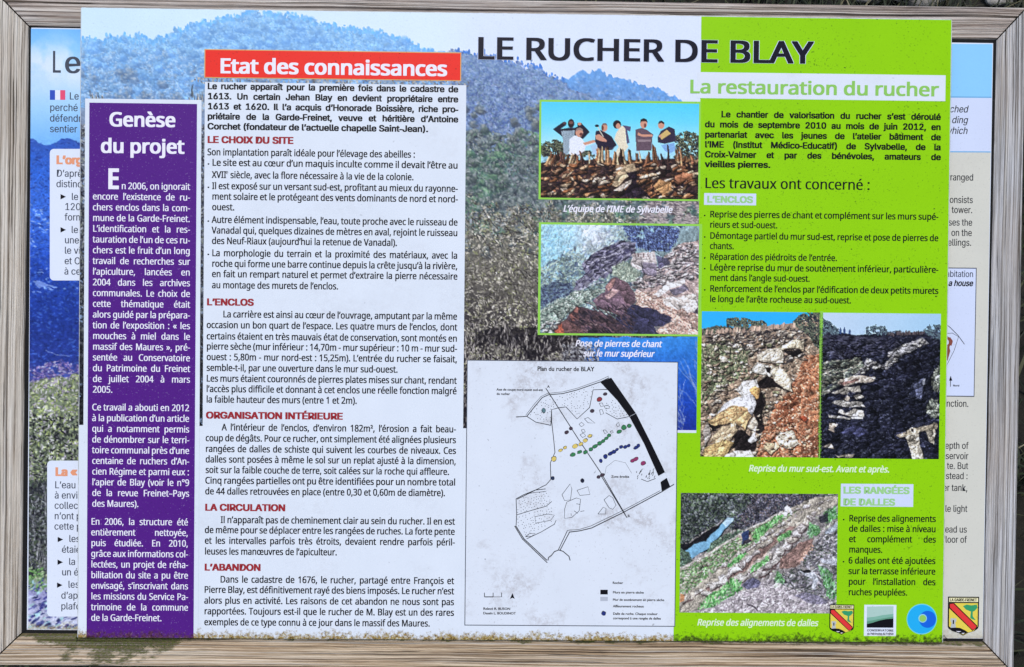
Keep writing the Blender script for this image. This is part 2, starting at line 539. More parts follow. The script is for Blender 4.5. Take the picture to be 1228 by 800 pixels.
class Canvas:
    def __init__(self, x0, y0, x1, y1, plane, res, seed):
        self.r = rect_px(x0, y0, x1, y1, plane); self.plane = plane; self.res = res
        self.w = int((self.r[2] - self.r[0]) * 1000 * res); self.h = int((self.r[1] - self.r[3]) * 1000 * res)
        self.c = np.zeros((self.h, self.w, 3)); self.rng = np.random.RandomState(seed)
        self.org = (0, 0, 1.0)
        self.yy, self.xx = np.mgrid[0:self.h, 0:self.w].astype(float)
    def frame(self, ox, oy, s): self.org = (ox, oy, s)
    def P(self, pts):
        p = np.asarray(pts, float).reshape(-1, 2)
        x = self.org[0] + p[:, 0] / self.org[2]; y = self.org[1] + p[:, 1] / self.org[2]
        X, Y = unp(x, y, self.plane)
        return np.stack([(X - self.r[0]) * 1000 * self.res, (self.r[1] - Y) * 1000 * self.res], 1)
    def fb(self, cell, o=4): return fbm(self.h, self.w, cell * self.res, o, self.rng)
    def polymask(self, pts, win=None):
        p = self.P(pts) if win is None else pts
        x0, y0 = np.floor(p.min(0)).astype(int) - 1; x1, y1 = np.ceil(p.max(0)).astype(int) + 2
        x0 = max(x0, 0); y0 = max(y0, 0); x1 = min(x1, self.w); y1 = min(y1, self.h)
        if x1 <= x0 or y1 <= y0: return None
        acc = np.zeros((y1 - y0, x1 - x0))
        for sx, sy in ((.25, .25), (.75, .25), (.25, .75), (.75, .75)):
            gx = np.arange(x0, x1)[None] + sx - .5; gy = np.arange(y0, y1)[:, None] + sy - .5
            ins = np.zeros(acc.shape, bool)
            for i in range(len(p)):
                ax, ay = p[i]; bx, by = p[(i + 1) % len(p)]
                if ay == by: continue
                ins ^= ((ay > gy) != (by > gy)) & (gx < (bx - ax) * (gy - ay) / (by - ay) + ax)
            acc += ins
        return (x0, y0, x1, y1, acc / 4)
    def fill(self, pts, col, a=1.0, raw=False, tex=0.0):
        m = self.polymask(pts if not raw else np.asarray(pts, float), True if raw else None)
        if m is None: return
        x0, y0, x1, y1, k = m
        col = np.asarray(col, float)
        if tex:
            t = 1 + tex * (self.rng.rand(y1 - y0, x1 - x0, 1) - .5) * 2
            col = col[None, None] * t
        k = k[..., None] * a
        self.c[y0:y1, x0:x1] = self.c[y0:y1, x0:x1] * (1 - k) + col * k
    def full(self, pts):
        o = np.zeros((self.h, self.w)); m = self.polymask(pts)
        if m: o[m[1]:m[3], m[0]:m[2]] = m[4]
        return o
    def blend(self, mask, col):
        col = np.asarray(col, float)
        self.c = self.c * (1 - mask[..., None]) + (col if col.ndim == 3 else col[None, None]) * mask[..., None]
    def stroke(self, pts, col, wpx=1.0, a=1.0):
        p = self.P(pts)
        for i in range(len(p) - 1):
            d = p[i + 1] - p[i]; L = np.hypot(*d)
            if L < 1e-6: continue
            n = np.array([-d[1], d[0]]) / L * wpx / 2
            self.fill([p[i] + n, p[i + 1] + n, p[i + 1] - n, p[i] - n], col, a, raw=True)
    def ell(self, cx, cy, rx, ry, col, a=1.0, n=14):
        t = np.linspace(0, 2 * np.pi, n, endpoint=False)
        self.fill(np.stack([cx + rx * np.cos(t), cy + ry * np.sin(t)], 1), col, a)
    def dab(self, x, y, l, w, ang, col, a=1.0):
        R = int(max(l, w)) + 2
        xi, yi = int(x), int(y)
        x0, x1, y0, y1 = max(xi - R, 0), min(xi + R + 1, self.w), max(yi - R, 0), min(yi + R + 1, self.h)
        if x1 <= x0 or y1 <= y0: return
        dx = self.xx[y0:y1, x0:x1] - x; dy = self.yy[y0:y1, x0:x1] - y
        ca, sa = math.cos(ang), math.sin(ang)
        d = ((dx * ca + dy * sa) / l) ** 2 + ((-dx * sa + dy * ca) / w) ** 2
        k = (np.clip(1.6 - 1.1 * d, 0, 1) * a)[..., None]
        self.c[y0:y1, x0:x1] = self.c[y0:y1, x0:x1] * (1 - k) + col * k
    def dabs(self, mask, n, l, w, ang, pal, var=0.18, shade=None, a=0.9):
        """scatter n leaf or chip sized dabs inside a mask"""
        idx = np.flatnonzero(mask.ravel() > 0.4)
        if len(idx) == 0: return
        pick = np.sort(self.rng.choice(idx, n))
        pal = np.asarray(pal, float)
        for q in pick:
            y, x = divmod(q, self.w)
            c = pal[self.rng.randint(len(pal))] * (1 + var * (self.rng.rand() - .5) * 2)
            if shade is not None: c = c * shade[y, x]
            self.dab(x + self.rng.rand(), y + self.rng.rand(), self.rng.uniform(*l) * self.res, self.rng.uniform(*w) * self.res,
                     self.rng.uniform(*ang), c, a)
    def rock(self, cx, cy, rx, ry, ang, col, shadow=(24, 20, 28), sd=(0.8, 1.2), lit=1.18, dark=0.55):
        """one stone in print: shadow, dark side, lit face, a crack or two (canvas px)"""
        n = self.rng.randint(6, 9)
        t = np.sort(self.rng.rand(n) * 2 * np.pi)
        k = 0.8 + 0.3 * self.rng.rand(n)
        q = np.stack([rx * k * np.cos(t), ry * k * np.sin(t)], 1)
        R = np.array([[math.cos(ang), -math.sin(ang)], [math.sin(ang), math.cos(ang)]])
        q = q @ R.T + (cx, cy)
        col = np.asarray(col, float)
        self.fill(q + np.array(sd) * max(1.0, min(rx, ry) * .35), shadow, 0.9, raw=True)
        self.fill(q, col * dark, 1, raw=True, tex=.15)
        c = q.mean(0)
        self.fill((q - c) * np.array([.86, .72]) + c - np.array(sd) * min(rx, ry) * .22, col * lit, 1, raw=True, tex=.12)
        if rx > 3:
            for _ in range(2):
                u = self.rng.rand(2) - .5
                self.dab(c[0] + u[0] * rx, c[1] + u[1] * ry, rx * .4, .5, ang + self.rng.uniform(-.3, .3), col * .6, .7)
    def rubble(self, mask, n, rx, ry, ang, pal, grow=None, **kw):
        idx = np.flatnonzero(mask.ravel() > 0.5)
        if len(idx) == 0: return
        pick = np.sort(self.rng.choice(idx, n)); pal = np.asarray(pal, float)
        for q in pick:
            y, x = divmod(q, self.w)
            g = 1.0 if grow is None else grow[0] + (grow[1] - grow[0]) * y / self.h
            self.rock(x, y, self.rng.uniform(*rx) * g * self.res, self.rng.uniform(*ry) * g * self.res, self.rng.uniform(*ang),
                      pal[self.rng.randint(len(pal))] * self.rng.uniform(.85, 1.12), **kw)
    def crowns(self, mask, n, r, lit, mid, dark, a=.8, shade=None):
        """tree crowns seen from afar: dark foot, round body, lit leaf clumps"""
        idx = np.flatnonzero(mask.ravel() > 0.5)
        if len(idx) == 0: return
        lit, mid, dark = (np.asarray(q, float) for q in (lit, mid, dark)); g = self.rng
        for q in np.sort(g.choice(idx, n)):
            y, x = divmod(q, self.w); R = g.uniform(*r) * self.res; s = 1 if shade is None else shade[y, x]
            v = g.uniform(.9, 1.1) * s
            self.dab(x + R * .35, y + R * .6, R, R * .55, 0, dark * v, a)
            self.dab(x, y, R * .85, R * .75, 0, mid * v, a)
            for _ in range(4):
                self.dab(x + g.normal(-.15, .35) * R, y + g.normal(-.3, .25) * R, R * .34, R * .24, g.uniform(-1, 1), lit * v * g.uniform(.9, 1.1), a)
    def relief(self, mask, cell, stretch=1.8, ang=-.4, k=.8, seed=0, light=(-.5, -.8), crack=.34):
        """broken stone: faceted cells with lit and shaded sides and dark joints, multiplied into the picture"""
        h, w = self.h, self.w; cell = cell * self.res
        wx = (self.fb(cell * 1.6, 3) - .5) * cell * 1.3; wy = (self.fb(cell * 1.6, 3) - .5) * cell * 1.3
        ca, sa = math.cos(ang), math.sin(ang)
        X = ((self.xx + wx) * ca + (self.yy + wy) * sa) / (cell * stretch); Y = (-(self.xx + wx) * sa + (self.yy + wy) * ca) / cell
        X -= X.min() - 1; Y -= Y.min() - 1
        gw, gh = int(X.max()) + 3, int(Y.max()) + 3
        jx, jy = self.rng.rand(gh, gw), self.rng.rand(gh, gw); val = self.rng.rand(gh, gw); tx_, ty_ = self.rng.rand(gh, gw) - .5, self.rng.rand(gh, gw) - .5
        xi, yi = X.astype(int), Y.astype(int)
        f1 = np.full((h, w), 9.); f2 = np.full((h, w), 9.); V = np.zeros((h, w)); G = np.zeros((h, w))
        for oy in (-1, 0, 1):
            for ox in (-1, 0, 1):
                a, b = np.clip(yi + oy, 0, gh - 1), np.clip(xi + ox, 0, gw - 1)
                dx, dy = X - (b + jx[a, b]), Y - (a + jy[a, b]); d = np.hypot(dx, dy)
                sh = .75 * (dx * light[0] + dy * light[1]) + .5 * (dx * tx_[a, b] + dy * ty_[a, b])
                near = d < f1
                f2 = np.where(near, f1, np.minimum(f2, d))
                V = np.where(near, val[a, b], V); G = np.where(near, sh, G); f1 = np.where(near, d, f1)
        edge = np.clip((f2 - f1) * 4.5, 0, 1)
        m = 1 + k * (.55 * (V - .5) + 1.1 * np.clip(G, -.6, .6)) - k * crack * (1 - edge)
        m = np.clip(m, .12, 1.7)
        self.c = self.c * (1 + (m - 1) * mask)[..., None]
    def finish(self, warp=1.6, tex=.3, sharp=.9, contrast=1.1, keep=None, sat=1.0):
        """break straight outlines, add surface texture, then the hard sharpening of the print"""
        h, w = self.h, self.w
        dx = (self.fb(11, 2) - .5) * 2 * warp * 2 + (self.fb(4.5, 1) - .5) * 2 * warp * .6
        dy = (self.fb(11, 2) - .5) * 2 * warp * 2 + (self.fb(4.5, 1) - .5) * 2 * warp * .6
        k = np.ones((h, w)) if keep is None else keep
        X = np.clip(self.xx + dx * k, 0, w - 1.001); Y = np.clip(self.yy + dy * k, 0, h - 1.001)
        xi, yi = X.astype(int), Y.astype(int); fx, fy = (X - xi)[..., None], (Y - yi)[..., None]
        c = self.c
        c = (c[yi, xi] * (1 - fx) + c[yi, xi + 1] * fx) * (1 - fy) + (c[yi + 1, xi] * (1 - fx) + c[yi + 1, xi + 1] * fx) * fy
        n = (self.fb(2.2, 2) - .5) * 1.3 + (self.fb(6, 3) - .5)
        c = c * (1 + tex * 2 * n * k)[..., None]
        c = (c - 118) * contrast + 118
        gr = c.mean(-1, keepdims=True); c = gr + (c - gr) * sat
        p = np.pad(c, ((1, 1), (1, 1), (0, 0)), 'edge')
        bl = sum(p[i:i + h, j:j + w] for i in range(3) for j in range(3)) / 9
        self.c = np.clip(c + sharp * (c - bl), 0, 255)
    def obj(self, name, k, mat, parent, label=None):
        # printed photographs are a little hazy and grainy
        c = np.clip(self.c + self.rng.normal(0, 1.6, self.c.shape[:2])[..., None], 0, 255)
        x = np.linspace(self.r[0], self.r[2], self.w); y = np.linspace(self.r[1], self.r[3], self.h)
        X, Y = np.meshgrid(x, y)
        v = np.stack([X.ravel(), Y.ravel(), np.full(X.size, self.plane + LAY * k)], 1)
        i = np.arange(self.w * self.h).reshape(self.h, self.w)
        f = np.stack([i[:-1, :-1].ravel(), i[1:, :-1].ravel(), i[1:, 1:].ravel(), i[:-1, 1:].ravel()], 1)
        col = np.concatenate([lin(c).reshape(-1, 3), np.ones((self.w * self.h, 1))], 1)
        return mesh_obj(name, v, f, mat, parent, col=col, label=label)


def grad(c, stops, t):
    """stops: [(t, colour)] -> image of colours from the scalar field t"""
    ts = [s[0] for s in stops]; cs = np.array([s[1] for s in stops], float)
    return np.stack([np.interp(t, ts, cs[:, i]) for i in range(3)], -1)

# ================================================================== ground behind the board
def ground():
    m, nt, bs = nodes_of('dark soil and leaf litter')
    co = nt.nodes.new('ShaderNodeTexCoord').outputs['Object']
    a = noise(nt, co, 5, 6, 0.65); b = noise(nt, co, 60, 5, 0.7)
    c = mixc(nt, maprange(nt, a, 0.35, 0.65), lin4((24, 22, 16)), lin4((40, 37, 26)))
    c = mixc(nt, maprange(nt, b, 0.55, 0.75, 0, 0.6), c, lin4((70, 60, 46)))
    nt.links.new(c, bs.inputs['Base Color']); bs.inputs['Roughness'].default_value = 0.95
    bp = nt.nodes.new('ShaderNodeBump'); bp.inputs['Strength'].default_value = 0.8; bp.inputs['Distance'].default_value = 0.02
    nt.links.new(b, bp.inputs['Height']); nt.links.new(bp.outputs[0], bs.inputs['Normal'])
    n = 120
    s = np.sign(np.linspace(-1, 1, n)) * np.abs(np.linspace(-1, 1, n)) ** 3 * 80
    X, Y = np.meshgrid(s, s + 1.5)
    Z = 0.03 * np.sin(X * 2.1 + 1) * np.cos(Y * 1.7) - 0.03
    i = np.arange(n * n).reshape(n, n)
    f = np.stack([i[:-1, :-1].ravel(), i[:-1, 1:].ravel(), i[1:, 1:].ravel(), i[1:, :-1].ravel()], 1)
    o = mesh_obj('ground', np.stack([X.ravel(), Y.ravel(), Z.ravel()], 1), f, m, smooth=True)
    tag(o, 'dark soil with leaf litter behind and below the sign', kind='structure')

    # grass: thin bent blades, green and straw
    nb = 52000
    x = RNG.uniform(-2.2, 3.0, nb); y = RNG.uniform(-0.6, 4.2, nb)
    tuft = np.sin(x * 9 + np.sin(y * 7) * 2) * np.cos(y * 8 + np.sin(x * 5) * 2) + RNG.normal(0, .5, nb)
    keep = tuft > -0.1; x, y = x[keep], y[keep]; nb = len(x)
    h = RNG.uniform(0.05, 0.20, nb); az = RNG.uniform(0, 2 * np.pi, nb); ln = RNG.uniform(.2, 1.3, nb) * h; wd = RNG.uniform(.0015, .0045, nb)
    z0 = 0.03 * np.sin(x * 2.1 + 1) * np.cos(y * 1.7) - 0.035
    dx, dy = np.cos(az), np.sin(az)
    v = np.zeros((nb, 5, 3))
    for k, (t, ww) in enumerate(((0, 1), (0, 1), (.55, .8), (.55, .8), (1, 0))):
        sgn = -1 if k % 2 == 0 else 1
        if k == 4: sgn = 0
        v[:, k, 0] = x + dx * ln * t * t - dy * wd * ww * sgn
        v[:, k, 1] = y + dy * ln * t * t + dx * wd * ww * sgn
        v[:, k, 2] = z0 + h * t * (1 - .25 * t)
    i = np.arange(nb)[:, None] * 5
    f = np.concatenate([i + np.array([[0, 1, 3]]), i + np.array([[0, 3, 2]]), i + np.array([[2, 3, 4]])])
    pal = lin(np.array([(34, 44, 22), (46, 56, 28), (26, 34, 18), (70, 72, 44), (110, 104, 76), (150, 142, 116)]))
    pick = RNG.choice(6, nb, p=(.3, .25, .24, .12, .06, .03))
    col = np.repeat(np.concatenate([pal[pick] * RNG.uniform(.7, 1.2, (nb, 1)), np.ones((nb, 1))], 1), 5, 0)
    o = mesh_obj('grass', v.reshape(-1, 3), f, ink_attr_mat('grass blades', .7), col=col)
    tag(o, 'dark green and straw coloured grass behind the wooden frame', 'grass', kind='stuff')

    # pale stones lying in the grass
    ms = plain_mat('pale field stone', (190, 188, 182), (140, 136, 128), 24, .85, .6, .01)
    def stone(px, py, r, label):
        # where the view past the frame meets the soil
        d = T.to_3x3() @ CR @ Vector(((px - PW / 2) / FPX, -(py - PH / 2) / FPX, -1))
        o0 = T @ Vector(CAM_POS); t = -o0.z / d.z; p = o0 + d * t
        nu, nv = 14, 9; vs = []; fs = []
        for a in range(nv):
            for b in range(nu):
                th = math.pi * a / (nv - 1); ph = 2 * math.pi * b / nu
                k = 1 + .18 * math.sin(3 * ph + r * 90 + a) + .12 * math.cos(5 * ph + 2 * a)
                vs.append((r * k * math.sin(th) * math.cos(ph) * 1.25, r * k * math.sin(th) * math.sin(ph), r * .6 * math.cos(th) + r * .35))
        for a in range(nv - 1):
            for b in range(nu): fs.append([a * nu + b, (a + 1) * nu + b, (a + 1) * nu + (b + 1) % nu, a * nu + (b + 1) % nu])
        s = mesh_obj('field_stone', vs, fs, ms, smooth=True)
        s.location = (p.x, p.y, -0.01)
        tag(s, label, 'stone')
    stone(1098, -1, .07, 'larger pale stone in the grass just above the lime green corner of the front panel')
    stone(1040, -4, .045, 'small pale stone in the grass beyond the top rail near the title')
    stone(1196, 0, .04, 'small pale stone in the grass beyond the mitred corner of the frame')


ground()

# ================================================================== wooden frame
frame = root('wooden_sign_frame', 'weathered grey timber frame with mitred corners holding the information panels', 'frame')
SCL = (CAM_POS[2] - ZR) / CAM_POS[2]
sc_ = lambda L_: [(CAM_POS[0] + (x - CAM_POS[0]) * SCL, CAM_POS[1] + (y - CAM_POS[1]) * SCL) for x, y in L_]
IN = [(-.5840, .3541), (.5772, .3539), (.5721, -.3755), (-.5895, -.3723)]       # opening: TL TR BR BL
OUT = [(-.6240, .3945), (.6134, .3934), (.6105, -.4150), (-.6300, -.4115)]


IN, OUT = sc_(IN), sc_(OUT)


def rail(name, ia, ib, oa, ob, mat, seed, groove, label):
    ns, nt_ = 170, 84
    rng = np.random.RandomState(seed)
    ia, ib, oa, ob = (np.array(p) for p in (ia, ib, oa, ob))
    L = np.linalg.norm(ib - ia); W = (np.linalg.norm(oa - ia) + np.linalg.norm(ob - ib)) / 2 / math.sqrt(2)
    s = np.linspace(0.0009 / L, 1 - 0.0009 / L, ns); s = np.sort(np.concatenate([s, [0.0022 / L, 0.0035 / L, 1 - 0.0022 / L, 1 - 0.0035 / L]])); ns = len(s); t = np.linspace(0, 1, nt_)
    S, Tt = np.meshgrid(s, t, indexing='ij')
    top = (ia + (ib - ia) * S[..., None]) * (1 - Tt[..., None]) + (oa + (ob - oa) * S[..., None]) * Tt[..., None]
    # ridged grain: 1D profiles that drift slowly along the length
    prof = np.zeros((ns, nt_))
    ph = rng.rand(40, 3)
    wob = 0.03 * np.sin(S * 6 + ph[0, 0] * 6) + 0.015 * np.sin(S * 17 + ph[1, 0] * 6) + 0.03 * np.exp(-((S - .1) / .05) ** 2) * np.sin(Tt * 3)
    q = Tt + wob
    for k in range(30):
        fr = rng.uniform(9, 60)
        prof += np.sin(q * fr * 2 * np.pi + ph[k, 1] * 6.28) * (1.2 / fr ** .5)
    prof = prof / np.abs(prof).max()
    z = -0.0006 + 0.0005 * prof
    e = 0.0028
    dw = Tt * W; do = (1 - Tt) * W
    for dd, r in ((dw, .0022), (do, .0045)):
        k = np.clip(1 - dd / r, 0, 1); z -= r * (1 - np.sqrt(np.maximum(0, 1 - k * k)))
    for gt, gw, gd in groove:
        gg = gt + .012 * np.sin(S * 5 + seed) + .006 * np.sin(S * 23)
        z -= gd * np.clip(1 - np.abs(Tt - gg) / gw, 0, 1)
    z -= 0.0002 * rng.rand(ns, nt_)
    z -= 0.0012 * np.clip(1 - np.minimum(S, 1 - S) * L / 0.0022, 0, 1)
    z += ZR
    v = np.concatenate([top, z[..., None]], -1)
    # side walls: extra rows on both sides
    lo = v[:, :1].copy(); lo[..., 2] = -0.044
    hi = v[:, -1:].copy(); hi[..., 2] = -0.044
    V = np.concatenate([lo, v, hi], 1)
    U = np.concatenate([(S * L)[:, :1], S * L, (S * L)[:, -1:]], 1)
    Vv = np.concatenate([np.full((ns, 1), -.03), Tt * W, np.full((ns, 1), W + .03)], 1)
    m = nt_ + 2
    i = np.arange(ns * m).reshape(ns, m)
    f = np.stack([i[:-1, :-1].ravel(), i[:-1, 1:].ravel(), i[1:, 1:].ravel(), i[1:, :-1].ravel()], 1)
    # cut ends of the mitres, down to the back
    V2 = V.reshape(-1, 3); n0 = len(V2); UV2 = np.stack([U.ravel(), Vv.ravel()], 1)
    for row, fl in ((i[0], False), (i[-1], True)):
        low = V2[row].copy(); low[:, 2] = -0.044
        j = np.arange(n0, n0 + m); V2 = np.concatenate([V2, low]); UV2 = np.concatenate([UV2, UV2[row]]); n0 += m
        q4 = np.stack([row[:-1], row[1:], j[1:], j[:-1]], 1)
        f = np.concatenate([f, q4[:, ::-1] if fl else q4])
    o = mesh_obj(name, V2, f, mat, frame, uv=UV2, smooth=True, label=label)
    return o


W_left = wood_mat('weathered pine light grey', (228, 222, 211), (186, 177, 164), (88, 76, 66), 1)
W_top = wood_mat('weathered pine mauve grey', (214, 206, 198), (166, 154, 146), (74, 64, 60), 2)
W_right = wood_mat('weathered pine cool grey', (212, 213, 216), (164, 163, 163), (80, 76, 74), 3)
W_bot = wood_mat('weathered pine brown', (228, 210, 184), (174, 149, 119), (60, 45, 34), 4, moss=(.985, 1.09))
rail('top_rail', IN[0], IN[1], OUT[0], OUT[1], W_top, 21, [(.67, .022, .003), (.30, .02, .0006)], 'mauve grey top rail with a dark lengthwise groove')
rail('right_stile', IN[1], IN[2], OUT[1], OUT[2], W_right, 22, [(.45, .015, .0007)], 'cool grey right stile')
rail('bottom_rail', IN[2], IN[3], OUT[2], OUT[3], W_bot, 23, [(.72, .02, .002), (.35, .02, .0008)], 'brown bottom rail with moss under the panel')
rail('left_stile', IN[3], IN[0], OUT[3], OUT[0], W_left, 24, [(.50, .02, .003), (.28, .012, .001)], 'light grey left stile with a dark crack')
M_dark = plain_mat('dark brown timber', (30, 26, 22), (46, 40, 34), 40, .95, .4, .003)
v, f = box(-.61, .60, -.40, .385, -.060, -.0445)
mesh_obj('backing_board', v, f, M_dark, frame)  # coloured dark to give the gap behind the rear panel its shadow
for x in (-.40, .40):
    for y in (.360, -.3748):
        v, f = box(x - .012, x + .012, y, y + (.012 if y > 0 else -.0 + .0015), ZR - .002, .0002)
        mesh_obj('spacer', v, f, M_dark, frame)
M_gap_shade = plain_mat('black gap shade', (5, 5, 6), (11, 10, 10), 60, .95, .2, .001)  # black strips added so the slot around the rear panel reads as shade
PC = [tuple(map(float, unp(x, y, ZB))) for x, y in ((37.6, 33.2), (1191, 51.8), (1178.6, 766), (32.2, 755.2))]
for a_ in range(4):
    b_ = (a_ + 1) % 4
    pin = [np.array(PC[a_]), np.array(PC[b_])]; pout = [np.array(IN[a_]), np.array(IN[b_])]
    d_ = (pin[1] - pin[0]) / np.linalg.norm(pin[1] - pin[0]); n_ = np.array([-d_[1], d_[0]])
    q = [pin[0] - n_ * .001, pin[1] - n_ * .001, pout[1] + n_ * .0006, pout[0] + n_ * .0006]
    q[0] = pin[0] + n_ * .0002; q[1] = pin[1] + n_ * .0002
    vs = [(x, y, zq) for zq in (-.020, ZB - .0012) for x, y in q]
    mesh_obj('gap_shade_strip', vs, [[3, 2, 1, 0], [4, 5, 6, 7], [0, 1, 5, 4], [1, 2, 6, 5], [2, 3, 7, 6], [3, 0, 4, 7]], M_gap_shade, frame)
# two posts down to the soil, behind the frame
Ti = T.inverted()
for px in (-.45, .45):
    vs, fs = box(px - .045, px + .045, .10, .19, -.12, .80)
    vs = np.array([tuple(Ti @ Vector(q)) for q in vs])
    mesh_obj('post', vs, fs, M_dark, frame)

# ================================================================== front panel
panel = root('information_panel', 'front information panel on the old beehive enclosure with purple, white and lime green columns', 'information panel')
HX, HY = .52, .37537
v, f = box(-HX, HX, -HY, HY, 0.0003, ZF)
mesh_obj('panel_board', v, f, M_paper, panel)
M_side = M_edge
for (x0, x1, y0, y1) in ((-HX - .0009, -HX - .0001, -HY, HY), (HX + .0001, HX + .0009, -HY, HY), (-HX, HX, HY + .0001, HY + .0009)):
    v, f = box(x0, x1, y0, y1, 0.0003, ZF - .0004)
    mesh_obj('edge_strip', v, f, M_side, panel)


# ---- landscape photograph that fills the upper part
def landscape():
    c = Canvas(97.6, 9.5, 841, 516, ZF, 1.05, 3)
    c.r = (-HX, HY, c.r[2], c.r[3])
    c.w = int((c.r[2] - c.r[0]) * 1000 * c.res); c.h = int((c.r[1] - c.r[3]) * 1000 * c.res)
    c.c = np.zeros((c.h, c.w, 3)); c.yy, c.xx = np.mgrid[0:c.h, 0:c.w].astype(float)
    h, w = c.h, c.w
    X = c.xx / c.res + 97; Y = c.yy / c.res + 12        # about photo px
    cl = c.fb(120, 4)
    c.c = grad(c, [(0, (206, 232, 248)), (.35, (214, 235, 246)), (1, (224, 234, 245))], X / 841 + .3 * (cl - .5))
    right = np.clip((X - 520) / 60, 0, 1)
    c.c = c.c * (1 - .6 * right[..., None]) + np.array((218, 226, 245)) * .6 * right[..., None]

    def ridge(pts, rough, cell):
        p = c.P(pts); p = p[np.argsort(p[:, 0])]
        y = np.interp(np.arange(w), p[:, 0], p[:, 1])
        n = vnoise(1, w, cell, c.rng)[0] - .5; n2 = vnoise(1, w, cell / 3, c.rng)[0] - .5
        y = y + (n * rough + n2 * rough * .8) * c.res
        return np.clip(c.yy - y[None] + .5, 0, 1), y
    # far hill, blue with haze
    m1, y1 = ridge([(90, 51), (110, 49), (126, 46), (150, 44), (166, 43), (185, 48), (204, 44), (214, 36), (236, 28), (262, 22), (290, 18), (302, 16), (330, 17), (350, 20), (372, 25), (395, 31), (430, 35), (460, 40), (480, 46), (497, 56), (512, 60), (540, 64), (580, 90), (700, 130), (850, 160)], 6, 9)
    t = c.fb(7, 4)
    depth = np.clip((c.yy - y1[None]) / (90 * c.res), 0, 1)
    c.blend(m1, grad(c, [(0, (128, 188, 240)), (.4, (136, 182, 226)), (.75, (140, 172, 208)), (1, (130, 150, 178))], depth))
    idx = m1 * (Y < 130)
    sh = .86 + .3 * t
    c.dabs(idx, 9000, (1.2, 3.2), (.9, 1.8), (-.8, .8), [(100, 160, 220), (150, 200, 240), (120, 175, 230), (164, 204, 236), (110, 150, 200)], .08, sh, .55)
    c.dabs(idx * (Y > 70), 4500, (1.2, 3), (.8, 1.5), (-.6, .6), [(108, 140, 180), (160, 190, 218), (94, 122, 160), (176, 196, 216)], .1, sh, .6)
    c.crowns(idx * (Y < 75), 1100, (2.6, 5), (160, 208, 244), (136, 188, 236), (108, 164, 222), .42)
    c.crowns(idx * (Y > 60), 1300, (2.4, 4.6), (176, 204, 228), (138, 176, 214), (104, 142, 190), .42)
    c.dabs(idx, 6000, (.7, 1.6), (.6, 1.1), (-1.5, 1.5), [(116, 172, 228), (160, 206, 242), (96, 148, 206), (176, 210, 236)], .08, None, .5)
    # crowns standing out on the skyline
    for x in range(0, w, 3):
        if y1[x] < 62 * c.res and c.rng.rand() < .8:
            for k in range(3):
                c.dab(x + c.rng.normal(0, 2), y1[x] + c.rng.uniform(-2, 4), c.rng.uniform(1, 2.2), c.rng.uniform(1.2, 3), 0, np.array((112, 180, 240)) * c.rng.uniform(.94, 1.1), .7)
    hzf = m1 * np.clip(.18 - (Y - 20) / 600, .04, .18)
    c.crowns(idx * (c.fb(26, 3) > .5), 420, (3, 6.5), (150, 198, 238), (118, 170, 224), (88, 138, 200), .45)
    c.crowns(idx * (Y > 85) * (c.fb(18, 3) > .48), 260, (2.5, 5.5), (170, 186, 200), (116, 144, 176), (82, 108, 146), .5)
    c.blend(hzf, (188, 220, 242))
    # third and second hills on the right
    m3, y3 = ridge([(540, 130), (640, 105), (668, 96), (680, 92), (697, 83), (707, 86), (720, 85), (735, 92), (757, 100), (775, 104), (790, 108), (805, 117), (818, 122), (850, 135)], 6, 8)
    m3 = m3 * (X > 600)
    c.blend(m3, grad(c, [(0, (112, 166, 226)), (.5, (120, 156, 204)), (1, (110, 132, 170))], np.clip((c.yy - y3[None]) / (70 * c.res), 0, 1)))
    c.dabs(m3, 3500, (1, 2.6), (1, 2.2), (-.6, .6), [(92, 140, 205), (136, 182, 230), (104, 150, 210), (150, 180, 220)], .1, .85 + .3 * t, .6)
    m2, y2 = ridge([(530, 60), (550, 62), (562, 64), (580, 69), (605, 74), (632, 80), (650, 88), (668, 97), (690, 110), (720, 130), (850, 200)], 8, 8)
    m2 = m2 * (X > 535)
    d2 = np.clip((c.yy - y2[None]) / (360 * c.res), 0, 1)
    t2 = c.fb(40, 4)
    c.blend(m2, grad(c, [(0, (84, 138, 214)), (.10, (108, 140, 192)), (.22, (116, 138, 166)), (.38, (100, 124, 120)), (.5, (116, 120, 112)), (.72, (104, 100, 94)), (.9, (56, 52, 56)), (1, (40, 36, 42))], np.clip(d2 + .1 * (t2 - .5), 0, 1)))
    for x in range(0, w):
        if 540 * c.res < x + 97 * c.res < 672 * c.res and c.rng.rand() < .5:
            for k in range(4):
                c.dab(x, y2[x] + k * 2 + c.rng.uniform(-6, 2), 1.2 + .3 * k, c.rng.uniform(1.5, 3), 0, np.array((78, 132, 212)) * c.rng.uniform(.85, 1.15), .8)
    sh2 = .62 + .76 * c.fb(16, 4)
    up = m2 * (Y < 175)
    hz2 = m2 * np.clip(.3 - d2 * 1.6, 0, .3)
    c.dabs(up, 7000, (1.2, 3), (.9, 2), (-1, 1), [(120, 134, 176), (146, 156, 190), (92, 112, 168), (164, 172, 200), (96, 128, 150)], .14, sh2, .7)
    c.crowns(up, 620, (3, 6), (156, 172, 200), (110, 136, 178), (74, 96, 146), .5)
    c.dabs(up, 4500, (.8, 2), (.6, 1.2), (-1.5, 1.5), [(100, 122, 168), (146, 164, 196), (76, 96, 146), (120, 146, 160)], .12, None, .6)
    mid = m2 * ((Y - 150 + 40 * (t2 - .5)) > 0) * (Y < 275)
    gm = mid * (t2 > .48)
    c.dabs(mid, 6000, (1.2, 3), (.8, 1.7), (-1.4, 1.4), [(118, 124, 134), (92, 108, 112), (150, 152, 160), (72, 84, 92)], .16, sh2, .75)
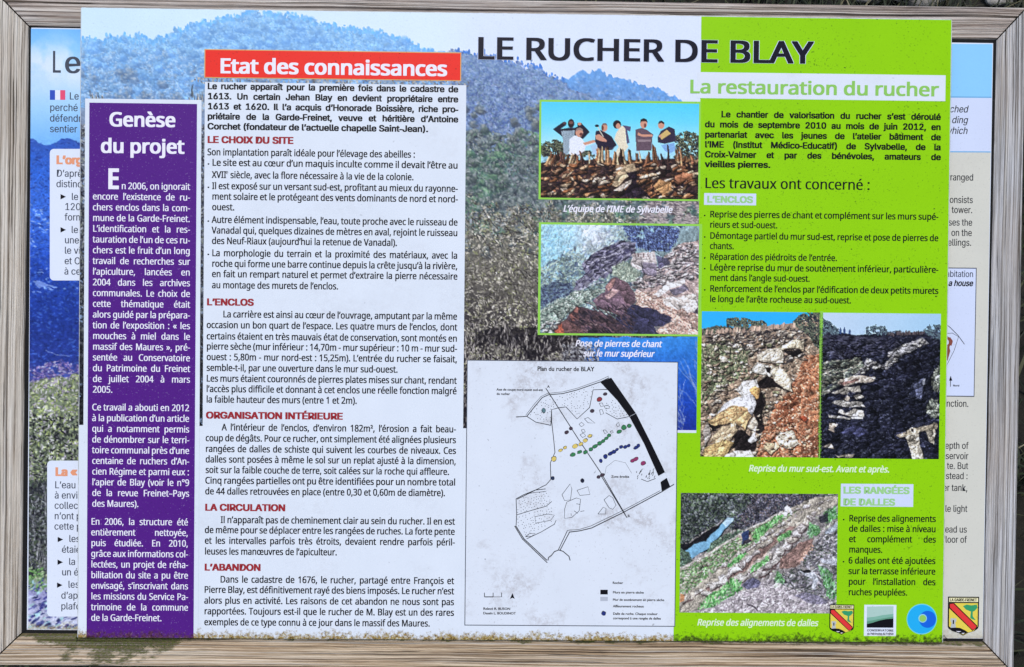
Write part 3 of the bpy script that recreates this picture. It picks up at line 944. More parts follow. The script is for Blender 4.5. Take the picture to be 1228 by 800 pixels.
    c.dabs(gm, 2600, (1.3, 3.4), (.9, 1.8), (-1.4, 1.4), [(90, 128, 108), (112, 146, 122), (66, 100, 92), (134, 158, 136)], .14, sh2, .7)
    c.crowns(mid, 420, (3, 6), (140, 150, 150), (96, 108, 110), (54, 62, 74), .7)
    c.crowns(gm, 150, (3, 6), (134, 166, 136), (90, 126, 106), (54, 80, 80), .7)
    c.crowns(m2 * (Y > 120) * (Y < 300), 240, (3, 7), (146, 152, 150), (100, 110, 110), (56, 62, 74), .6)
    c.dabs(mid, 5000, (.8, 2), (.5, 1.1), (-1.5, 1.5), [(92, 108, 108), (140, 150, 146), (66, 78, 86), (104, 130, 108), (164, 168, 166)], .14, None, .6)
    c.blend(hz2, (150, 186, 224))
    # grey-olive scrub in front
    low = m2 * (Y > 225) * (1 - np.clip((Y - 215) / 60 < c.fb(18, 3), 0, 1) * (Y < 275))
    c.crowns(low * (Y > 250), 260, (3, 8), (140, 136, 124), (108, 105, 96), (66, 62, 62), .45)
    c.dabs(low, 19000, (.9, 2.5), (.4, .8), (-3.1, 3.1), [(112, 108, 98), (150, 144, 130), (78, 74, 68), (176, 170, 158), (54, 50, 50), (124, 126, 92), (196, 190, 176)], .16, .74 + .75 * c.fb(22, 4), .8)
    dk = m2 * np.clip((Y - 330) / 140, 0, 1) * (c.fb(34, 3) > .42)
    c.dabs(dk, 6500, (1.5, 4), (.6, 1.5), (-3, 3), [(30, 27, 33), (44, 40, 44), (60, 56, 56), (24, 22, 30)], .2, None, .8)
    c.dabs(low * (Y > 380), 900, (2, 6), (.4, .8), (-1.9, -.9), [(190, 182, 176), (150, 144, 140)], .1, None, .7)
    for k in range(26):
        x0, y0 = c.rng.uniform(560, 640), c.rng.uniform(250, 425)
        c.stroke([(x0, y0), (x0 + c.rng.uniform(4, 12), y0 + c.rng.uniform(-8, 8)), (x0 + c.rng.uniform(10, 22), y0 + c.rng.uniform(-2, 14))], (38, 34, 36), .9, .8)
    # pale rock face between the two small photographs, on the right
    rk = c.full([(770, 238), (842, 236), (842, 268), (765, 268)]) * (c.fb(9, 3) > .46)
    c.dabs(rk, 900, (1.5, 4), (.6, 1.2), (-.5, .3), [(176, 164, 162), (140, 130, 134), (196, 186, 180), (90, 80, 88)], .12)
    # near scrub left of the text column
    lf = np.clip((Y - 125) / 50, 0, 1) * (X < 262)
    nl = grad(c, [(.2, (150, 160, 182)), (.45, (92, 100, 114)), (.7, (48, 52, 66)), (1, (30, 28, 36))], Y / 516)
    c.blend(lf * (c.fb(5, 3) > .38), nl)
    c.dabs((lf > .5) & ((X < 110) | (X > 228)), 6500, (1, 3), (.5, 1.1), (-3, 3), [(200, 204, 210), (120, 124, 134), (60, 62, 74), (36, 36, 46), (150, 156, 140)], .2, grad(c, [(0, (1, 1, 1)), (.5, (.85, .85, .85)), (.85, (.4, .4, .4)), (1, (.3, .3, .3))], Y / 516)[..., 0], .8)
    for k in range(34):    # twig tops poking up beside the red banner and the purple column
        x0 = c.rng.choice([c.rng.uniform(228, 246), c.rng.uniform(106, 124)]); y0 = 120 + c.rng.uniform(-24, 2) * (1 if x0 > 200 else .5)
        c.stroke([(x0, y0 + 14), (x0 + c.rng.uniform(-3, 3), y0)], c.rng.choice([60, 210, 110]) * np.array((1, .97, .9)), .9, .8)
    c.dabs((X < 560) & (X > 228) & (Y > 92) & (Y < 99), 260, (.8, 2), (.5, .9), (-2, 2), [(150, 150, 150), (100, 96, 96), (196, 190, 176)], .1)
    # blue water at the lower right, with pale twigs
    lake = c.full([(655, 404), (842, 403), (842, 522), (655, 522)]) * np.clip((X - 694 - 9 * (c.fb(10, 3) - .5) * 2) / 3, 0, 1)
    c.blend(lake, grad(c, [(403, (60, 136, 216)), (430, (48, 112, 204)), (470, (36, 78, 180)), (516, (30, 48, 138))], Y + 10 * (c.fb(20, 3) - .5)))
    for k in range(70):
        b = c.rng.choice([0, 1, 2])
        x0, y0 = [(838 + c.rng.uniform(-3, 3), 500), (816 + c.rng.uniform(-4, 3), 512), (842, 455)][b]
        a = c.rng.uniform(-2.5, -1.2); L = c.rng.uniform(12, 55 if b == 0 else 26)
        p = [(x0, y0 + c.rng.uniform(-40, 10))]
        for s in range(4):
            a += c.rng.uniform(-.35, .3); p.append((p[-1][0] + L / 4 * math.cos(a), p[-1][1] + L / 4 * math.sin(a)))
        c.stroke(p, np.array((188, 204, 238)) * c.rng.uniform(.75, 1.05), .7, .6)
    c.dabs((X > 672) * (X < 716) * (Y > 404) * (Y < 432), 420, (1, 3), (.4, .9), (-2, 2), [(50, 48, 60), (120, 118, 120), (176, 176, 180)], .1)
    c.finish(.8, .09, .6, 1.06, np.maximum(m1, np.maximum(m2, m3)) * np.clip((Y - 40) / 90, .25, 1))
    c.obj('landscape_photograph', 1, M_photo, panel, 'hazy blue wooded hills above grey green scrub and blue water')


landscape()

# ---- lime green field on the right
tl = unp(841, 20, ZF); lo = unp(810.5, 519, ZF)
gx, gx2, gy = float(tl[0]), float(lo[0]), float(lo[1])
e = .0002
g = Geo()
z = ZF + 2 * LAY
g.poly([(gx, HY - e), (gx, gy), (gx2, gy), (gx2, -HY + e), (HX - e, -HY + e), (HX - e, HY - e)], z)
green = g.obj('green_field', M_green, panel, 'lime green printed background with mildew specks')
# the wide white strip under the title
title_strip = sheet('title_strip', 836, 86.5, 1133.5, 121.5, 3, M_paper, panel)
tx = Text(ZF + 5 * LAY, 15.6, .048); tx.line('La restauration du rucher', 826, 111.6, 1125.5)
tx.obj('subtitle_lettering', M_lime_ink, title_strip, 'pale green subtitle lettering')
tx = Text(ZF + 4 * LAY, 25.6, .072, grow=1.0); tx.line('LE RUCHER DE BLAY', 570.5, 70.8, 974.5)
tx.obj('title_outline', M_lav, panel, 'thin pale outline round the title lettering')
tx = Text(ZF + 5 * LAY, 25.6, .048, grow=1.0); tx.line('LE RUCHER DE BLAY', 570.5, 70.8, 974.5)
tx.obj('title_lettering', M_navy, panel, 'dark navy capital title lettering')

# ---- purple column
pb = sheet('purple_column_border', 102.2, 118.2, 237.6, 764.0, 2, M_paper, panel)
a = rect_px(107.3, 123.2, 232.2, 764.0, ZF)
g = Geo(); g.poly([(a[0], -HY + e), (a[2], -HY + e), (a[2], a[1]), (a[0], a[1])], ZF + 3 * LAY)
purple = g.obj('purple_column', M_purple, panel, 'purple printed column with white lettering')
ZT = ZF + 4 * LAY
tx = Text(ZT, 16.2, .062); tx.line('Genèse', 130.8, 151.3, 210.8); tx.line('du projet', 120.7, 183.0, 221.0)
tx.obj('column_heading', M_white_ink, purple)
tx = Text(ZT, 23.0, .09, grow=1); tx.line('E', 129.0, 226.0, 142.8)
tx.obj('initial_letter', M_white_ink, purple)
P1 = ["n 2006, on ignorait", "encore l’existence de ru-", "chers enclos dans la com-", "mune de la Garde-Freinet.", "L’identification et la res-", "tauration de l’un de ces ru-", "chers est le fruit d’un long", "travail de recherches sur", "l’apiculture, lancées en", "2004 dans les archives", "communales. Le choix de", "cette thématique était", "alors guidé par la prépara-", "tion de l’exposition : « les", "mouches à miel dans le", "massif des Maures », pré-", "sentée au Conservatoire", "du Patrimoine du Freinet", "de juillet 2004 à mars", "2005."]
P2 = ["Ce travail a abouti en 2012", "à la publication d’un article", "qui a notamment permis", "de dénombrer sur le terri-", "toire communal près d’une", "centaine de ruchers d’An-", "cien Régime et parmi eux :", "l’apier de Blay (voir le n°9", "de la revue Freinet–Pays", "des Maures)."]
P3 = ["En 2006, la structure été", "entièrement nettoyée,", "puis étudiée. En 2010,", "grâce aux informations col-", "lectées, un projet de réha-", "bilitation du site a pu être", "envisagé, s’inscrivant dans", "les missions du Service Pa-", "trimoine de la commune", "de la Garde-Freinet."]
for P, y0, pit, xa, xb, ind in ((P1, 226.5, 12.86, 111.2, 228.2, 34), (P2, 492.1, 12.83, 110.4, 227.2, 0), (P3, 629.2, 12.8, 109.2, 225.8, 0)):
    tx = Text(ZT, 7.9, .034)
    tx.para(P, xa, xb, y0, pit, ind=ind)
    tx.obj('paragraph', M_white_ink, purple)

# ---- white text column and red banner
col = sheet('text_column', 245.8, 98.3, 553, 763.6, 2, M_paper, panel, label='white printed text column with red section headings')
ban = sheet('banner_border', 245.2, 58.9, 553, 97.4, 3, M_gold_line, panel)
banner = sheet('heading_banner', 246.4, 60.0, 551.9, 96.4, 4, M_red, panel, label='red banner with white heading')
tx = Text(ZF + 5 * LAY, 17.0, .064); tx.line('Etat des connaissances', 263.2, 87.6, 536.4)
tx.obj('heading_lettering', M_white_ink, banner)
ZC = ZF + 3 * LAY
use(G_GROT); tx = Text(ZC, 7.3, .068)
tx.para(["Le rucher apparaît pour la première fois dans le cadastre de", "1613. Un certain Jehan Blay en devient propriétaire entre", "1613 et 1620. Il l’a acquis d’Honorade Boissière, riche pro-", "priétaire de la Garde-Freinet, veuve et héritière d’Antoine", "Corchet (fondateur de l’actuelle chapelle Saint-Jean)."], 248.8, 549.6, 106.9, 12.05, last=513.6)
tx.obj('bold_paragraph', M_ink, col)
for s, xa, xb, y in (("LE CHOIX DU SITE", 248.7, 352.0, 171.3), ("L’ENCLOS", 248.0, 304.4, 366.0), ("ORGANISATION INTÉRIEURE", 247.0, 411.2, 501.7), ("LA CIRCULATION", 245.8, 342.4, 612.2), ("L’ABANDON", 245.2, 312.8, 684.0)):
    use(G_GROT); tx = Text(ZC, 7.8, .085); tx.line(s, xa, y, xb); tx.obj('section_heading', M_brick, col)
use(G_HUM); BW, BC, BH = .042, 7.9, None


def body(lines, xa, xb, y, pit=12.6, ind=0, last=None, bullet=None, parent=col, mat=M_ink, cap=BC):
    tx = Text(ZC, cap, BW, hs=BH)
    if len(lines) == 1: tx.line(lines[0], xa, y if not isinstance(y, list) else y[0], last)
    else: tx.para(lines, xa, xb, y, pit, ind=ind, last=last)
    if bullet:
        tx.line('.', bullet, (y[0] if isinstance(y, list) else y) - 1.5)
    tx.obj('paragraph', mat, parent)


body(["Son implantation paraît idéale pour l’élevage des abeilles :"], 248.6, 549.4, 186.2, last=498)
body(["Le site est au cœur d’un maquis inculte comme il devait l’être au", "XVII  siècle, avec la flore nécessaire à la vie de la colonie."], 254.2, 549.3, [198.8, 213.4], last=496.3, bullet=248.6)
tx = Text(ZC, 4.4, .02, hs=.95); tx.line('e', 270.6, 208.6); tx.obj('superscript', M_ink, col)
body(["Il est exposé sur un versant sud-est, profitant au mieux du rayonne-", "ment solaire et le protégeant des vents dominants de nord et nord-", "ouest."], 254.2, 549.2, [226.8, 239.4, 252.1], bullet=248.5)
body(["Autre élément indispensable, l’eau, toute proche avec le ruisseau de", "Vanadal qui, quelques dizaines de mètres en aval, rejoint le ruisseau", "des Neuf-Riaux (aujourd’hui la retenue de Vanadal)."], 254.0, 549.0, [267.3, 280.0, 292.6], last=476.4, bullet=248.4)
body(["La morphologie du terrain et la proximité des matériaux, avec la", "roche qui forme une barre continue depuis la crête jusqu’à la rivière,", "en fait un rempart naturel et permet d’extraire la pierre nécessaire", "au montage des murets de l’enclos."], 254.0, 548.8, [307.2, 319.9, 332.3, 345.6], last=405.8, bullet=248.4)
body(["La carrière est ainsi au cœur de l’ouvrage, amputant par la même", "occasion un bon quart de l’espace. Les quatre murs de l’enclos, dont", "certains étaient en très mauvais état de conservation, sont montés en", "pierre sèche (mur inférieur : 14,70m - mur supérieur : 10 m - mur sud-", "ouest : 5,80m - mur nord-est : 15,25m). L’entrée du rucher se faisait,", "semble-t-il, par une ouverture dans le mur sud-ouest."], 247.6, 548.4, [380.4, 393.4, 406.9, 419.1, 431.8, 444.8], ind=19.5, last=477.2)
body(["Les murs étaient couronnés de pierres plates mises sur chant, rendant", "l’accès plus difficile et donnant à cet enclos une réelle fonction malgré", "la faible hauteur des murs (entre 1 et 2m)."], 247.3, 547.8, [457.6, 470.1, 482.7], last=428.2)
body(["A l’intérieur de l’enclos, d’environ 182m², l’érosion a fait beau-", "coup de dégâts. Pour ce rucher, ont simplement été alignées plusieurs", "rangées de dalles de schiste qui suivent les courbes de niveaux. Ces", "dalles sont posées à même le sol sur un replat ajusté à la dimension,", "soit sur la faible couche de terre, soit calées sur la roche qui affleure."], 246.4, 547.0, [516.0, 529.0, 541.9, 554.5, 567.2], ind=19.5, last=538.9)
body(["Cinq rangées partielles ont pu être identifiées pour un nombre total", "de 44 dalles retrouvées en place (entre 0,30 et 0,60m de diamètre)."], 245.9, 546.4, [579.9, 592.8], last=534.0)
body(["Il n’apparaît pas de cheminement clair au sein du rucher. Il en est", "de même pour se déplacer entre les rangées de ruches. La forte pente", "et les intervalles parfois très étroits, devaient rendre parfois péril-", "leuses les manœuvres de l’apiculteur."], 245.4, 545.6, [627.0, 639.2, 652.0, 664.9], ind=19, last=404.3)
body(["Dans le cadastre de 1676, le rucher, partagé entre François et", "Pierre Blay, est définitivement rayé des biens imposés. Le rucher n’est", "alors plus en activité. Les raisons de cet abandon ne nous sont pas", "rapportées. Toujours est-il que le rucher de M. Blay est un des rares", "exemples de ce type connu à ce jour dans le massif des Maures."], 244.8, 544.6, [698.4, 710.8, 723.8, 736.6, 749.7], ind=19, last=515.8)

# ---- lettering on the green field
ZC = ZF + 3 * LAY
use(G_GROT); tx = Text(ZC, 7.3, .068)
tx.para(["Le chantier de valorisation du rucher s’est déroulé", "du mois de septembre 2010 au mois de juin 2012, en", "partenariat avec les jeunes de l’atelier bâtiment de", "l’IME (Institut Médico-Educatif) de Sylvabelle, de la", "Croix-Valmer et par des bénévoles, amateurs de", "vieilles pierres."], 845.2, 1128.2, [140.4, 152.6, 164.8, 176.8, 188.7, 200.4], 12, ind=19.5, last=924)
tx.obj('bold_paragraph', M_ink, green); use(G_HUM)
tx = Text(ZC, 12.4, .03); tx.line("Les travaux ont concerné :", 844.6, 225.6, 1043.6); tx.obj('subheading', M_ink, green)
lab = sheet('subheading_label', 844.4, 231.6, 906.6, 246.4, 3, M_lav, panel)
use(G_GROT); tx = Text(ZF + 4 * LAY, 7.6, .085); tx.line("L’ENCLOS", 847.7, 242.7, 902.8); tx.obj('label_lettering', M_lime_ink2, lab); use(G_HUM)
GL = [(["Reprise des pierres de chant et complément sur les murs supé-", "rieurs et sud-ouest."], [260.6, 273.0], 932.4), (["Démontage partiel du mur sud-est, reprise et pose de pierres de", "chants."], [286.3, 298.6], 880.2), (["Réparation des piédroits de l’entrée."], [311.5], 1004), (["Légère reprise du mur de soutènement inférieur, particulière-", "ment dans l’angle sud-ouest."], [324.3, 336.7], 971.3), (["Renforcement de l’enclos par l’édification de deux petits murets", "le long de l’arête rocheuse au sud-ouest."], [349.7, 362.2], 1020.8)]
for ls, ys, la in GL:
    body(ls, 851.0, 1125.4, ys, last=la, bullet=843.6, parent=green, cap=7.6)
lab = sheet('subheading_label', 1008.4, 580.0, 1094.9, 607.9, 3, M_lav, panel)
use(G_GROT); tx = Text(ZF + 4 * LAY, 7.9, .085); tx.line("LES RANGÉES", 1011, 591.6, 1090.6); tx.line("DE DALLES", 1010.8, 605.7, 1073.2); tx.obj('label_lettering', M_lime_ink2, lab); use(G_HUM)
body(["Reprise des alignements", "de dalles : mise à niveau", "et complément des", "manques."], 1017.8, 1122.3, [625.2, 637.5, 650.0, 662.6], last=1058.3, bullet=1010.2, parent=green, cap=7.7)
body(["6 dalles ont été ajoutées", "sur la terrasse inférieure", "pour l’installation des", "ruches peuplées."], 1017.2, 1121.8, [675.7, 688.4, 701.1, 713.7], last=1088.2, bullet=1010.0, parent=green, cap=7.7)
for s, xa, xb, y, k in (("L’équipe de l’IME de Sylvabelle", 675, 806, 253.8, 2), ("Reprise du mur sud-est. Avant et après.", 897.4, 1066.4, 565.2, 3), ("Reprise des alignements de dalles", 835.6, 980.6, 749.9, 3)):
    tx = Text(ZF + k * LAY, 7.6, .05, slant=.2); tx.line(s, xa, y, xb); tx.obj('caption_lettering', M_caption if k == 3 else M_white_ink, panel)
tx = Text(ZF + 2 * LAY, 7.4, .05, slant=.2); tx.line("Pose de pierres de chant", 689.6, 415.3, 793); tx.line("sur le mur supérieur", 699.2, 427.3, 784)
tx.obj('caption_lettering', M_white_ink, panel)

# ================================================================== the five small photographs
def framed(x0, y0, x1, y1):
    return sheet('photograph_border', x0, y0, x1, y1, 3, M_lime_line, panel)


# -- the team standing behind a stone wall
def photo_team():
    framed(647.0, 119.6, 839.3, 241.4)
    c = Canvas(649.4, 122.2, 837.0, 239.2, ZF, 1.25, 5)
    c.frame(645, 115, 6.14)
    c.c = grad(c, [(0, (88, 204, 250)), (.35, (112, 212, 252)), (.7, (160, 222, 246)), (1, (170, 220, 240))], c.yy / c.h / .55)
    for pts in ([(20, 345), (60, 325), (120, 320), (180, 330), (200, 360), (240, 400), (380, 400), (400, 380), (410, 440), (20, 440)],
                [(1000, 300), (1040, 270), (1090, 258), (1150, 272), (1190, 300), (1190, 480), (990, 480), (1015, 390)]):
        m = c.full(pts) * (c.fb(3, 3) > .40)
        c.blend(m * .9, (58, 66, 66)); c.dabs(m, 700, (.7, 1.7), (.5, 1), (-2, 2), [(90, 98, 76), (44, 46, 52), (130, 134, 110), (34, 34, 42)], .2)
    skin = (206, 152, 130); hair = (44, 34, 40)
    # figures (trace of each outline in the print)
    c.fill([(110, 245), (185, 192), (212, 200), (205, 216), (165, 244), (220, 235), (265, 235), (292, 225), (288, 200), (318, 198), (380, 265), (330, 318), (300, 300), (332, 268), (290, 250), (275, 312), (180, 300)], (38, 38, 56))
    c.fill([(170, 258), (270, 252), (266, 322), (236, 332), (222, 428), (190, 428), (184, 322)], (150, 166, 178), tex=.1)
    c.ell(243, 203, 24, 33, hair); c.ell(243, 196, 15, 12, (120, 84, 80)); c.ell(305, 206, 13, 11, skin); c.ell(196, 200, 13, 10, (90, 64, 70))
    c.fill([(232, 318), (270, 290), (318, 308), (345, 345), (415, 324), (425, 342), (350, 368), (342, 402), (270, 452), (228, 425)], (226, 230, 246), tex=.05)
    c.fill([(330, 345), (410, 322), (425, 338), (345, 362)], skin); c.ell(303, 268, 28, 34, skin); c.fill([(278, 262), (284, 240), (310, 234), (330, 246), (326, 256), (300, 250)], (150, 130, 124)); c.ell(316, 282, 11, 12, (110, 66, 66))
    c.fill([(425, 258), (462, 252), (500, 272), (540, 298), (578, 362), (545, 384), (440, 384), (418, 330)], (44, 40, 60), tex=.1)
    c.fill([(420, 290), (450, 280), (505, 325), (500, 338), (455, 330), (425, 316)], skin); c.ell(487, 232, 23, 31, skin); c.fill([(466, 222), (476, 202), (500, 200), (510, 218), (490, 212)], (130, 108, 104)); c.ell(474, 236, 9, 20, (110, 70, 66))
    c.stroke([(435, 215), (450, 250), (480, 300)], (210, 205, 190), 1.3); c.ell(433, 220, 15, 10, (40, 36, 50))
    c.fill([(385, 366), (432, 352), (442, 422), (405, 428)], (172, 202, 228)); c.fill([(440, 384), (560, 376), (545, 396), (450, 404)], (60, 56, 76))
    c.fill([(572, 275), (606, 222), (642, 222), (648, 340), (664, 372), (612, 440), (572, 484), (552, 442), (592, 372), (560, 320)], (228, 218, 194), tex=.06)
    c.fill([(618, 214), (682, 226), (676, 262), (654, 252), (672, 342), (652, 352), (640, 240)], (92, 84, 116)); c.ell(580, 210, 30, 32, hair); c.ell(588, 222, 17, 20, skin)
    c.fill([(714, 248), (760, 235), (800, 250), (846, 284), (838, 308), (832, 402), (722, 402), (716, 300)], (104, 86, 98), tex=.08)
    c.fill([(735, 268), (760, 282), (838, 284), (840, 298), (770, 300), (730, 288)], skin); c.ell(775, 204, 26, 36, skin); c.fill([(748, 198), (752, 174), (775, 164), (800, 176), (802, 198), (788, 186), (764, 186)], hair); c.ell(785, 218, 9, 16, (120, 74, 70))
    c.fill([(730, 320), (828, 320), (826, 336), (732, 336)], (150, 132, 138))
    c.fill([(876, 305), (900, 258), (960, 224), (1002, 245), (1012, 332), (930, 352), (880, 342)], (58, 50, 72), tex=.1)
    c.fill([(888, 292), (944, 248), (974, 276), (906, 322)], (208, 178, 116)); c.ell(903, 214, 24, 30, skin); c.fill([(880, 208), (888, 186), (906, 182), (926, 196), (924, 210), (904, 198)], hair); c.ell(896, 296, 12, 9, skin)
    c.fill([(903, 362), (1000, 344), (1006, 402), (964, 424), (930, 402)], (132, 172, 218), tex=.06)
    # upright slabs along the crest
    pal = [(196, 150, 112), (150, 104, 78), (110, 78, 66), (206, 176, 140), (84, 60, 58)]
    c.fill([(20, 490), (120, 470), (240, 480), (440, 460), (560, 475), (720, 465), (850, 470), (1010, 460), (1190, 470), (1190, 770), (20, 770)], (60, 44, 44))
    for k in range(84):
        x = c.rng.uniform(25, 1180); y = 525 - 25 * c.rng.rand()
        hh = c.rng.uniform(55, 135) if 420 < x < 1150 else c.rng.uniform(40, 90)
        lean = c.rng.uniform(-30, 20) + (30 if x < 260 else 0); ww = c.rng.uniform(14, 38)
        q = pal[c.rng.randint(5)]; q = np.array(q) * c.rng.uniform(.5, 1.15)
        q = q * 1.35; hh *= 1.15
        c.fill([(x, y), (x + ww, y), (x + ww * .8 + lean, y - hh * .9), (x + ww * .35 + lean, y - hh)], q * .5)
        c.fill([(x + ww * .1, y), (x + ww * .55, y), (x + ww * .5 + lean, y - hh * .95), (x + ww * .35 + lean, y - hh)], q, tex=.15)
    m = c.full([(20, 500), (1190, 480), (1190, 770), (20, 770)])
    c.dabs(m, 900, (1, 3), (.6, 1.3), (-.6, .4), [(30, 24, 34), (60, 46, 46), (110, 82, 66)], .2)
    c.rubble(m, 190, (3.0, 8.5), (1.4, 3.2), (-.75, .15), [(206, 180, 150), (176, 132, 98), (150, 102, 72), (214, 196, 176), (120, 84, 66), (186, 150, 120)], sd=(.5, 1.2), lit=1.1, dark=.5)
    c.fill([(545, 660), (560, 600), (630, 505), (700, 490), (724, 545), (690, 570), (640, 610), (580, 668)], (204, 180, 148), tex=.12)
    c.fill([(640, 560), (724, 548), (720, 640), (780, 700), (830, 740), (700, 745), (600, 740), (690, 640)], (36, 28, 42), .9, tex=.3)
    c.fill([(556, 700), (600, 660), (690, 612), (680, 650), (610, 700)], (214, 200, 186), tex=.1)
    c.fill([(850, 660), (900, 610), (980, 640), (985, 690), (910, 725)], (186, 142, 100), tex=.15)
    c.fill([(1000, 590), (1060, 562), (1140, 570), (1130, 610), (1040, 630), (1005, 620)], (170, 118, 90), tex=.15)
    c.relief(np.clip((c.yy / c.h - .62) * 10, 0, 1), 6, 2.2, -.35, .65); c.relief(np.clip((c.yy / c.h - .5) * 8, 0, 1), 3.2, 1.6, -.3, .35)
    c.finish(1.0, .10, .5, 1.1, np.clip((c.yy / c.h - .5) * 8, .08, 1))
    c.obj('photograph', 4, M_photo, panel, 'printed photo of six people behind a rough stone wall under a blue sky')


photo_team()


# -- upright stones beside a path
def photo_path():
    framed(646.2, 266.6, 840.4, 403.6)
    c = Canvas(649.0, 269.2, 837.0, 401.2, ZF, 1.25, 6)
    c.frame(640, 260, 5.33)
    X = c.xx / c.w; Y = c.yy / c.h
    d = np.clip(X * .75 + Y * .9, 0, 1.6)
    c.c = grad(c, [(0, (150, 212, 240)), (.25, (132, 196, 226)), (.5, (150, 186, 200)), (.8, (120, 146, 150)), (1.2, (100, 110, 112)), (1.6, (110, 90, 90))], d + .15 * (c.fb(20, 4) - .5))
    al = np.ones((c.h, c.w))
    c.dabs(al * (d < .6), 2500, (1, 2.6), (.6, 1.2), (-1.2, -.2), [(120, 190, 226), (168, 216, 236), (130, 180, 200), (150, 196, 196)], .08, None, .6)
    c.dabs(al * (d > .35) * (d < 1.1) * (X < .6), 4500, (1, 2.6), (.6, 1.2), (-1.6, .2), [(112, 142, 132), (86, 112, 128), (150, 176, 160), (60, 76, 110), (176, 196, 176)], .14, .7 + .6 * c.fb(14, 3), .8)
    # sunlit haze
    hz = np.exp(-(((X - .33) / .13) ** 2 + ((Y - .05) / .22) ** 2))
    c.blend(hz * .75, (222, 224, 236))
    # dark blue hillside upper right
    m = c.full([(560, 50), (980, 45), (930, 80), (900, 170), (850, 215), (760, 215), (640, 190), (600, 130)]) * (c.fb(6, 3) > .33)
    c.blend(m * .9, (52, 66, 122)); c.dabs(m, 1500, (.8, 2), (.5, 1), (-2, 2), [(40, 48, 96), (74, 98, 166), (110, 140, 190), (30, 34, 70)], .15)
    # purple grey crags
    m = c.full([(300, 300), (420, 210), (560, 150), (640, 170), (640, 230), (560, 300), (500, 350), (410, 390), (330, 440), (240, 470), (280, 400), (330, 350)])
    c.blend(m, (76, 74, 104)); c.dabs(m, 700, (1.5, 4), (.6, 1.2), (-.9, -.3), [(50, 46, 76), (110, 104, 132), (150, 146, 166), (36, 32, 56)], .15)
    for p in ([(330, 320), (420, 270), (520, 235), (600, 190)], [(400, 380), (470, 350), (540, 280), (610, 230)], [(300, 460), (380, 430), (440, 410)]):
        c.stroke(p, (196, 190, 204), 1.1, .8)
    # dark bushes
    m = c.full([(40, 450), (120, 420), (240, 420), (250, 470), (150, 520), (60, 570), (40, 560)])
    c.blend(m * .85, (44, 56, 92)); c.dabs(m, 500, (1, 2.4), (.6, 1.1), (-1.4, .3), [(36, 42, 76), (70, 90, 120), (100, 126, 140)], .15)
    m = c.full([(40, 600), (160, 530), (260, 470), (330, 470), (450, 450), (380, 520), (260, 580), (160, 650), (60, 700), (40, 700)])
    c.dabs(m, 1300, (1, 2.6), (.6, 1.1), (-1.4, .3), [(124, 148, 132), (170, 186, 168), (86, 108, 96), (200, 206, 190), (60, 74, 70)], .12)
    m = c.full([(500, 320), (560, 280), (620, 310), (680, 360), (640, 410), (560, 400), (510, 370)])
    c.dabs(m, 420, (1, 2.4), (.6, 1.1), (-2, 0), [(140, 156, 136), (176, 186, 160), (96, 112, 96)], .12)
    # path and rocks on the right
    c.fill([(640, 480), (700, 380), (780, 330), (830, 250), (920, 180), (1050, 150), (1050, 750), (760, 750), (900, 680), (700, 560)], (190, 160, 152), tex=.1)
    m = c.full([(620, 400), (700, 370), (800, 290), (900, 190), (1050, 170), (1050, 380), (800, 440), (640, 460)])
    c.dabs(m, 500, (1, 3), (.5, 1), (-.8, .2), [(90, 80, 92), (130, 120, 124), (220, 208, 204)], .1)
    c.rubble(m, 90, (2, 5.5), (.9, 1.8), (-.6, .2), [(222, 210, 206), (196, 180, 176), (170, 154, 156), (230, 220, 214)], lit=1.08)
    c.fill([(640, 480), (780, 470), (900, 560), (1050, 620), (1050, 750), (740, 750), (880, 660), (780, 600), (650, 570)], (208, 164, 142), tex=.12)
    m = c.full([(640, 480), (780, 470), (900, 560), (1050, 620), (1050, 750), (740, 750), (880, 660), (780, 600), (650, 570)])
    c.dabs(m, 600, (.7, 1.8), (.5, .9), (-1, 1), [(230, 196, 176), (170, 120, 104), (120, 86, 84), (240, 214, 196)], .1)
    for p, q in (([(760, 490), (850, 420), (960, 390), (970, 420), (880, 450), (800, 512)], (232, 222, 216)), ([(820, 520), (960, 500), (1040, 480), (1040, 560), (900, 585), (830, 560)], (222, 206, 194)), ([(930, 570), (1045, 530), (1045, 600), (980, 615)], (232, 220, 212)), ([(860, 470), (960, 425), (985, 465), (900, 500)], (110, 100, 118)), ([(1010, 610), (1045, 570), (1045, 612)], (70, 60, 76))):
        c.fill(p, q, tex=.08)
    # small built stone pier
    c.fill([(620, 232), (690, 218), (770, 222), (775, 290), (700, 300), (690, 350), (620, 310)], (196, 180, 176), tex=.18)
    c.fill([(700, 290), (775, 292), (778, 372), (690, 366)], (140, 126, 146), tex=.12)
    for x in (640, 662, 690, 720): c.stroke([(x, 225), (x + 4, 255)], (110, 74, 72), 1.6)
    c.stroke([(690, 290), (700, 368), (778, 374)], (50, 42, 60), 1.2)
    c.fill([(775, 250), (850, 262), (862, 300), (790, 320)], (66, 62, 92), .9, tex=.2)
    # the shaded slabs in front and the shadow that they cast
    c.fill([(500, 750), (520, 640), (640, 560), (760, 590), (880, 640), (830, 690), (760, 700), (800, 750)], (40, 38, 70), .95, tex=.25)
    c.fill([(450, 440), (480, 395), (530, 388), (600, 420), (640, 480), (642, 555), (580, 600), (520, 560), (450, 500)], (104, 74, 84), tex=.15)
    c.fill([(455, 440), (490, 398), (520, 400), (500, 440), (470, 470)], (176, 120, 112), tex=.1)
    c.fill([(380, 540), (450, 470), (530, 450), (585, 560), (560, 640), (480, 600), (400, 580)], (112, 82, 98), tex=.15)
    c.fill([(455, 500), (500, 452), (540, 460), (520, 500), (470, 530)], (196, 150, 146), tex=.1)
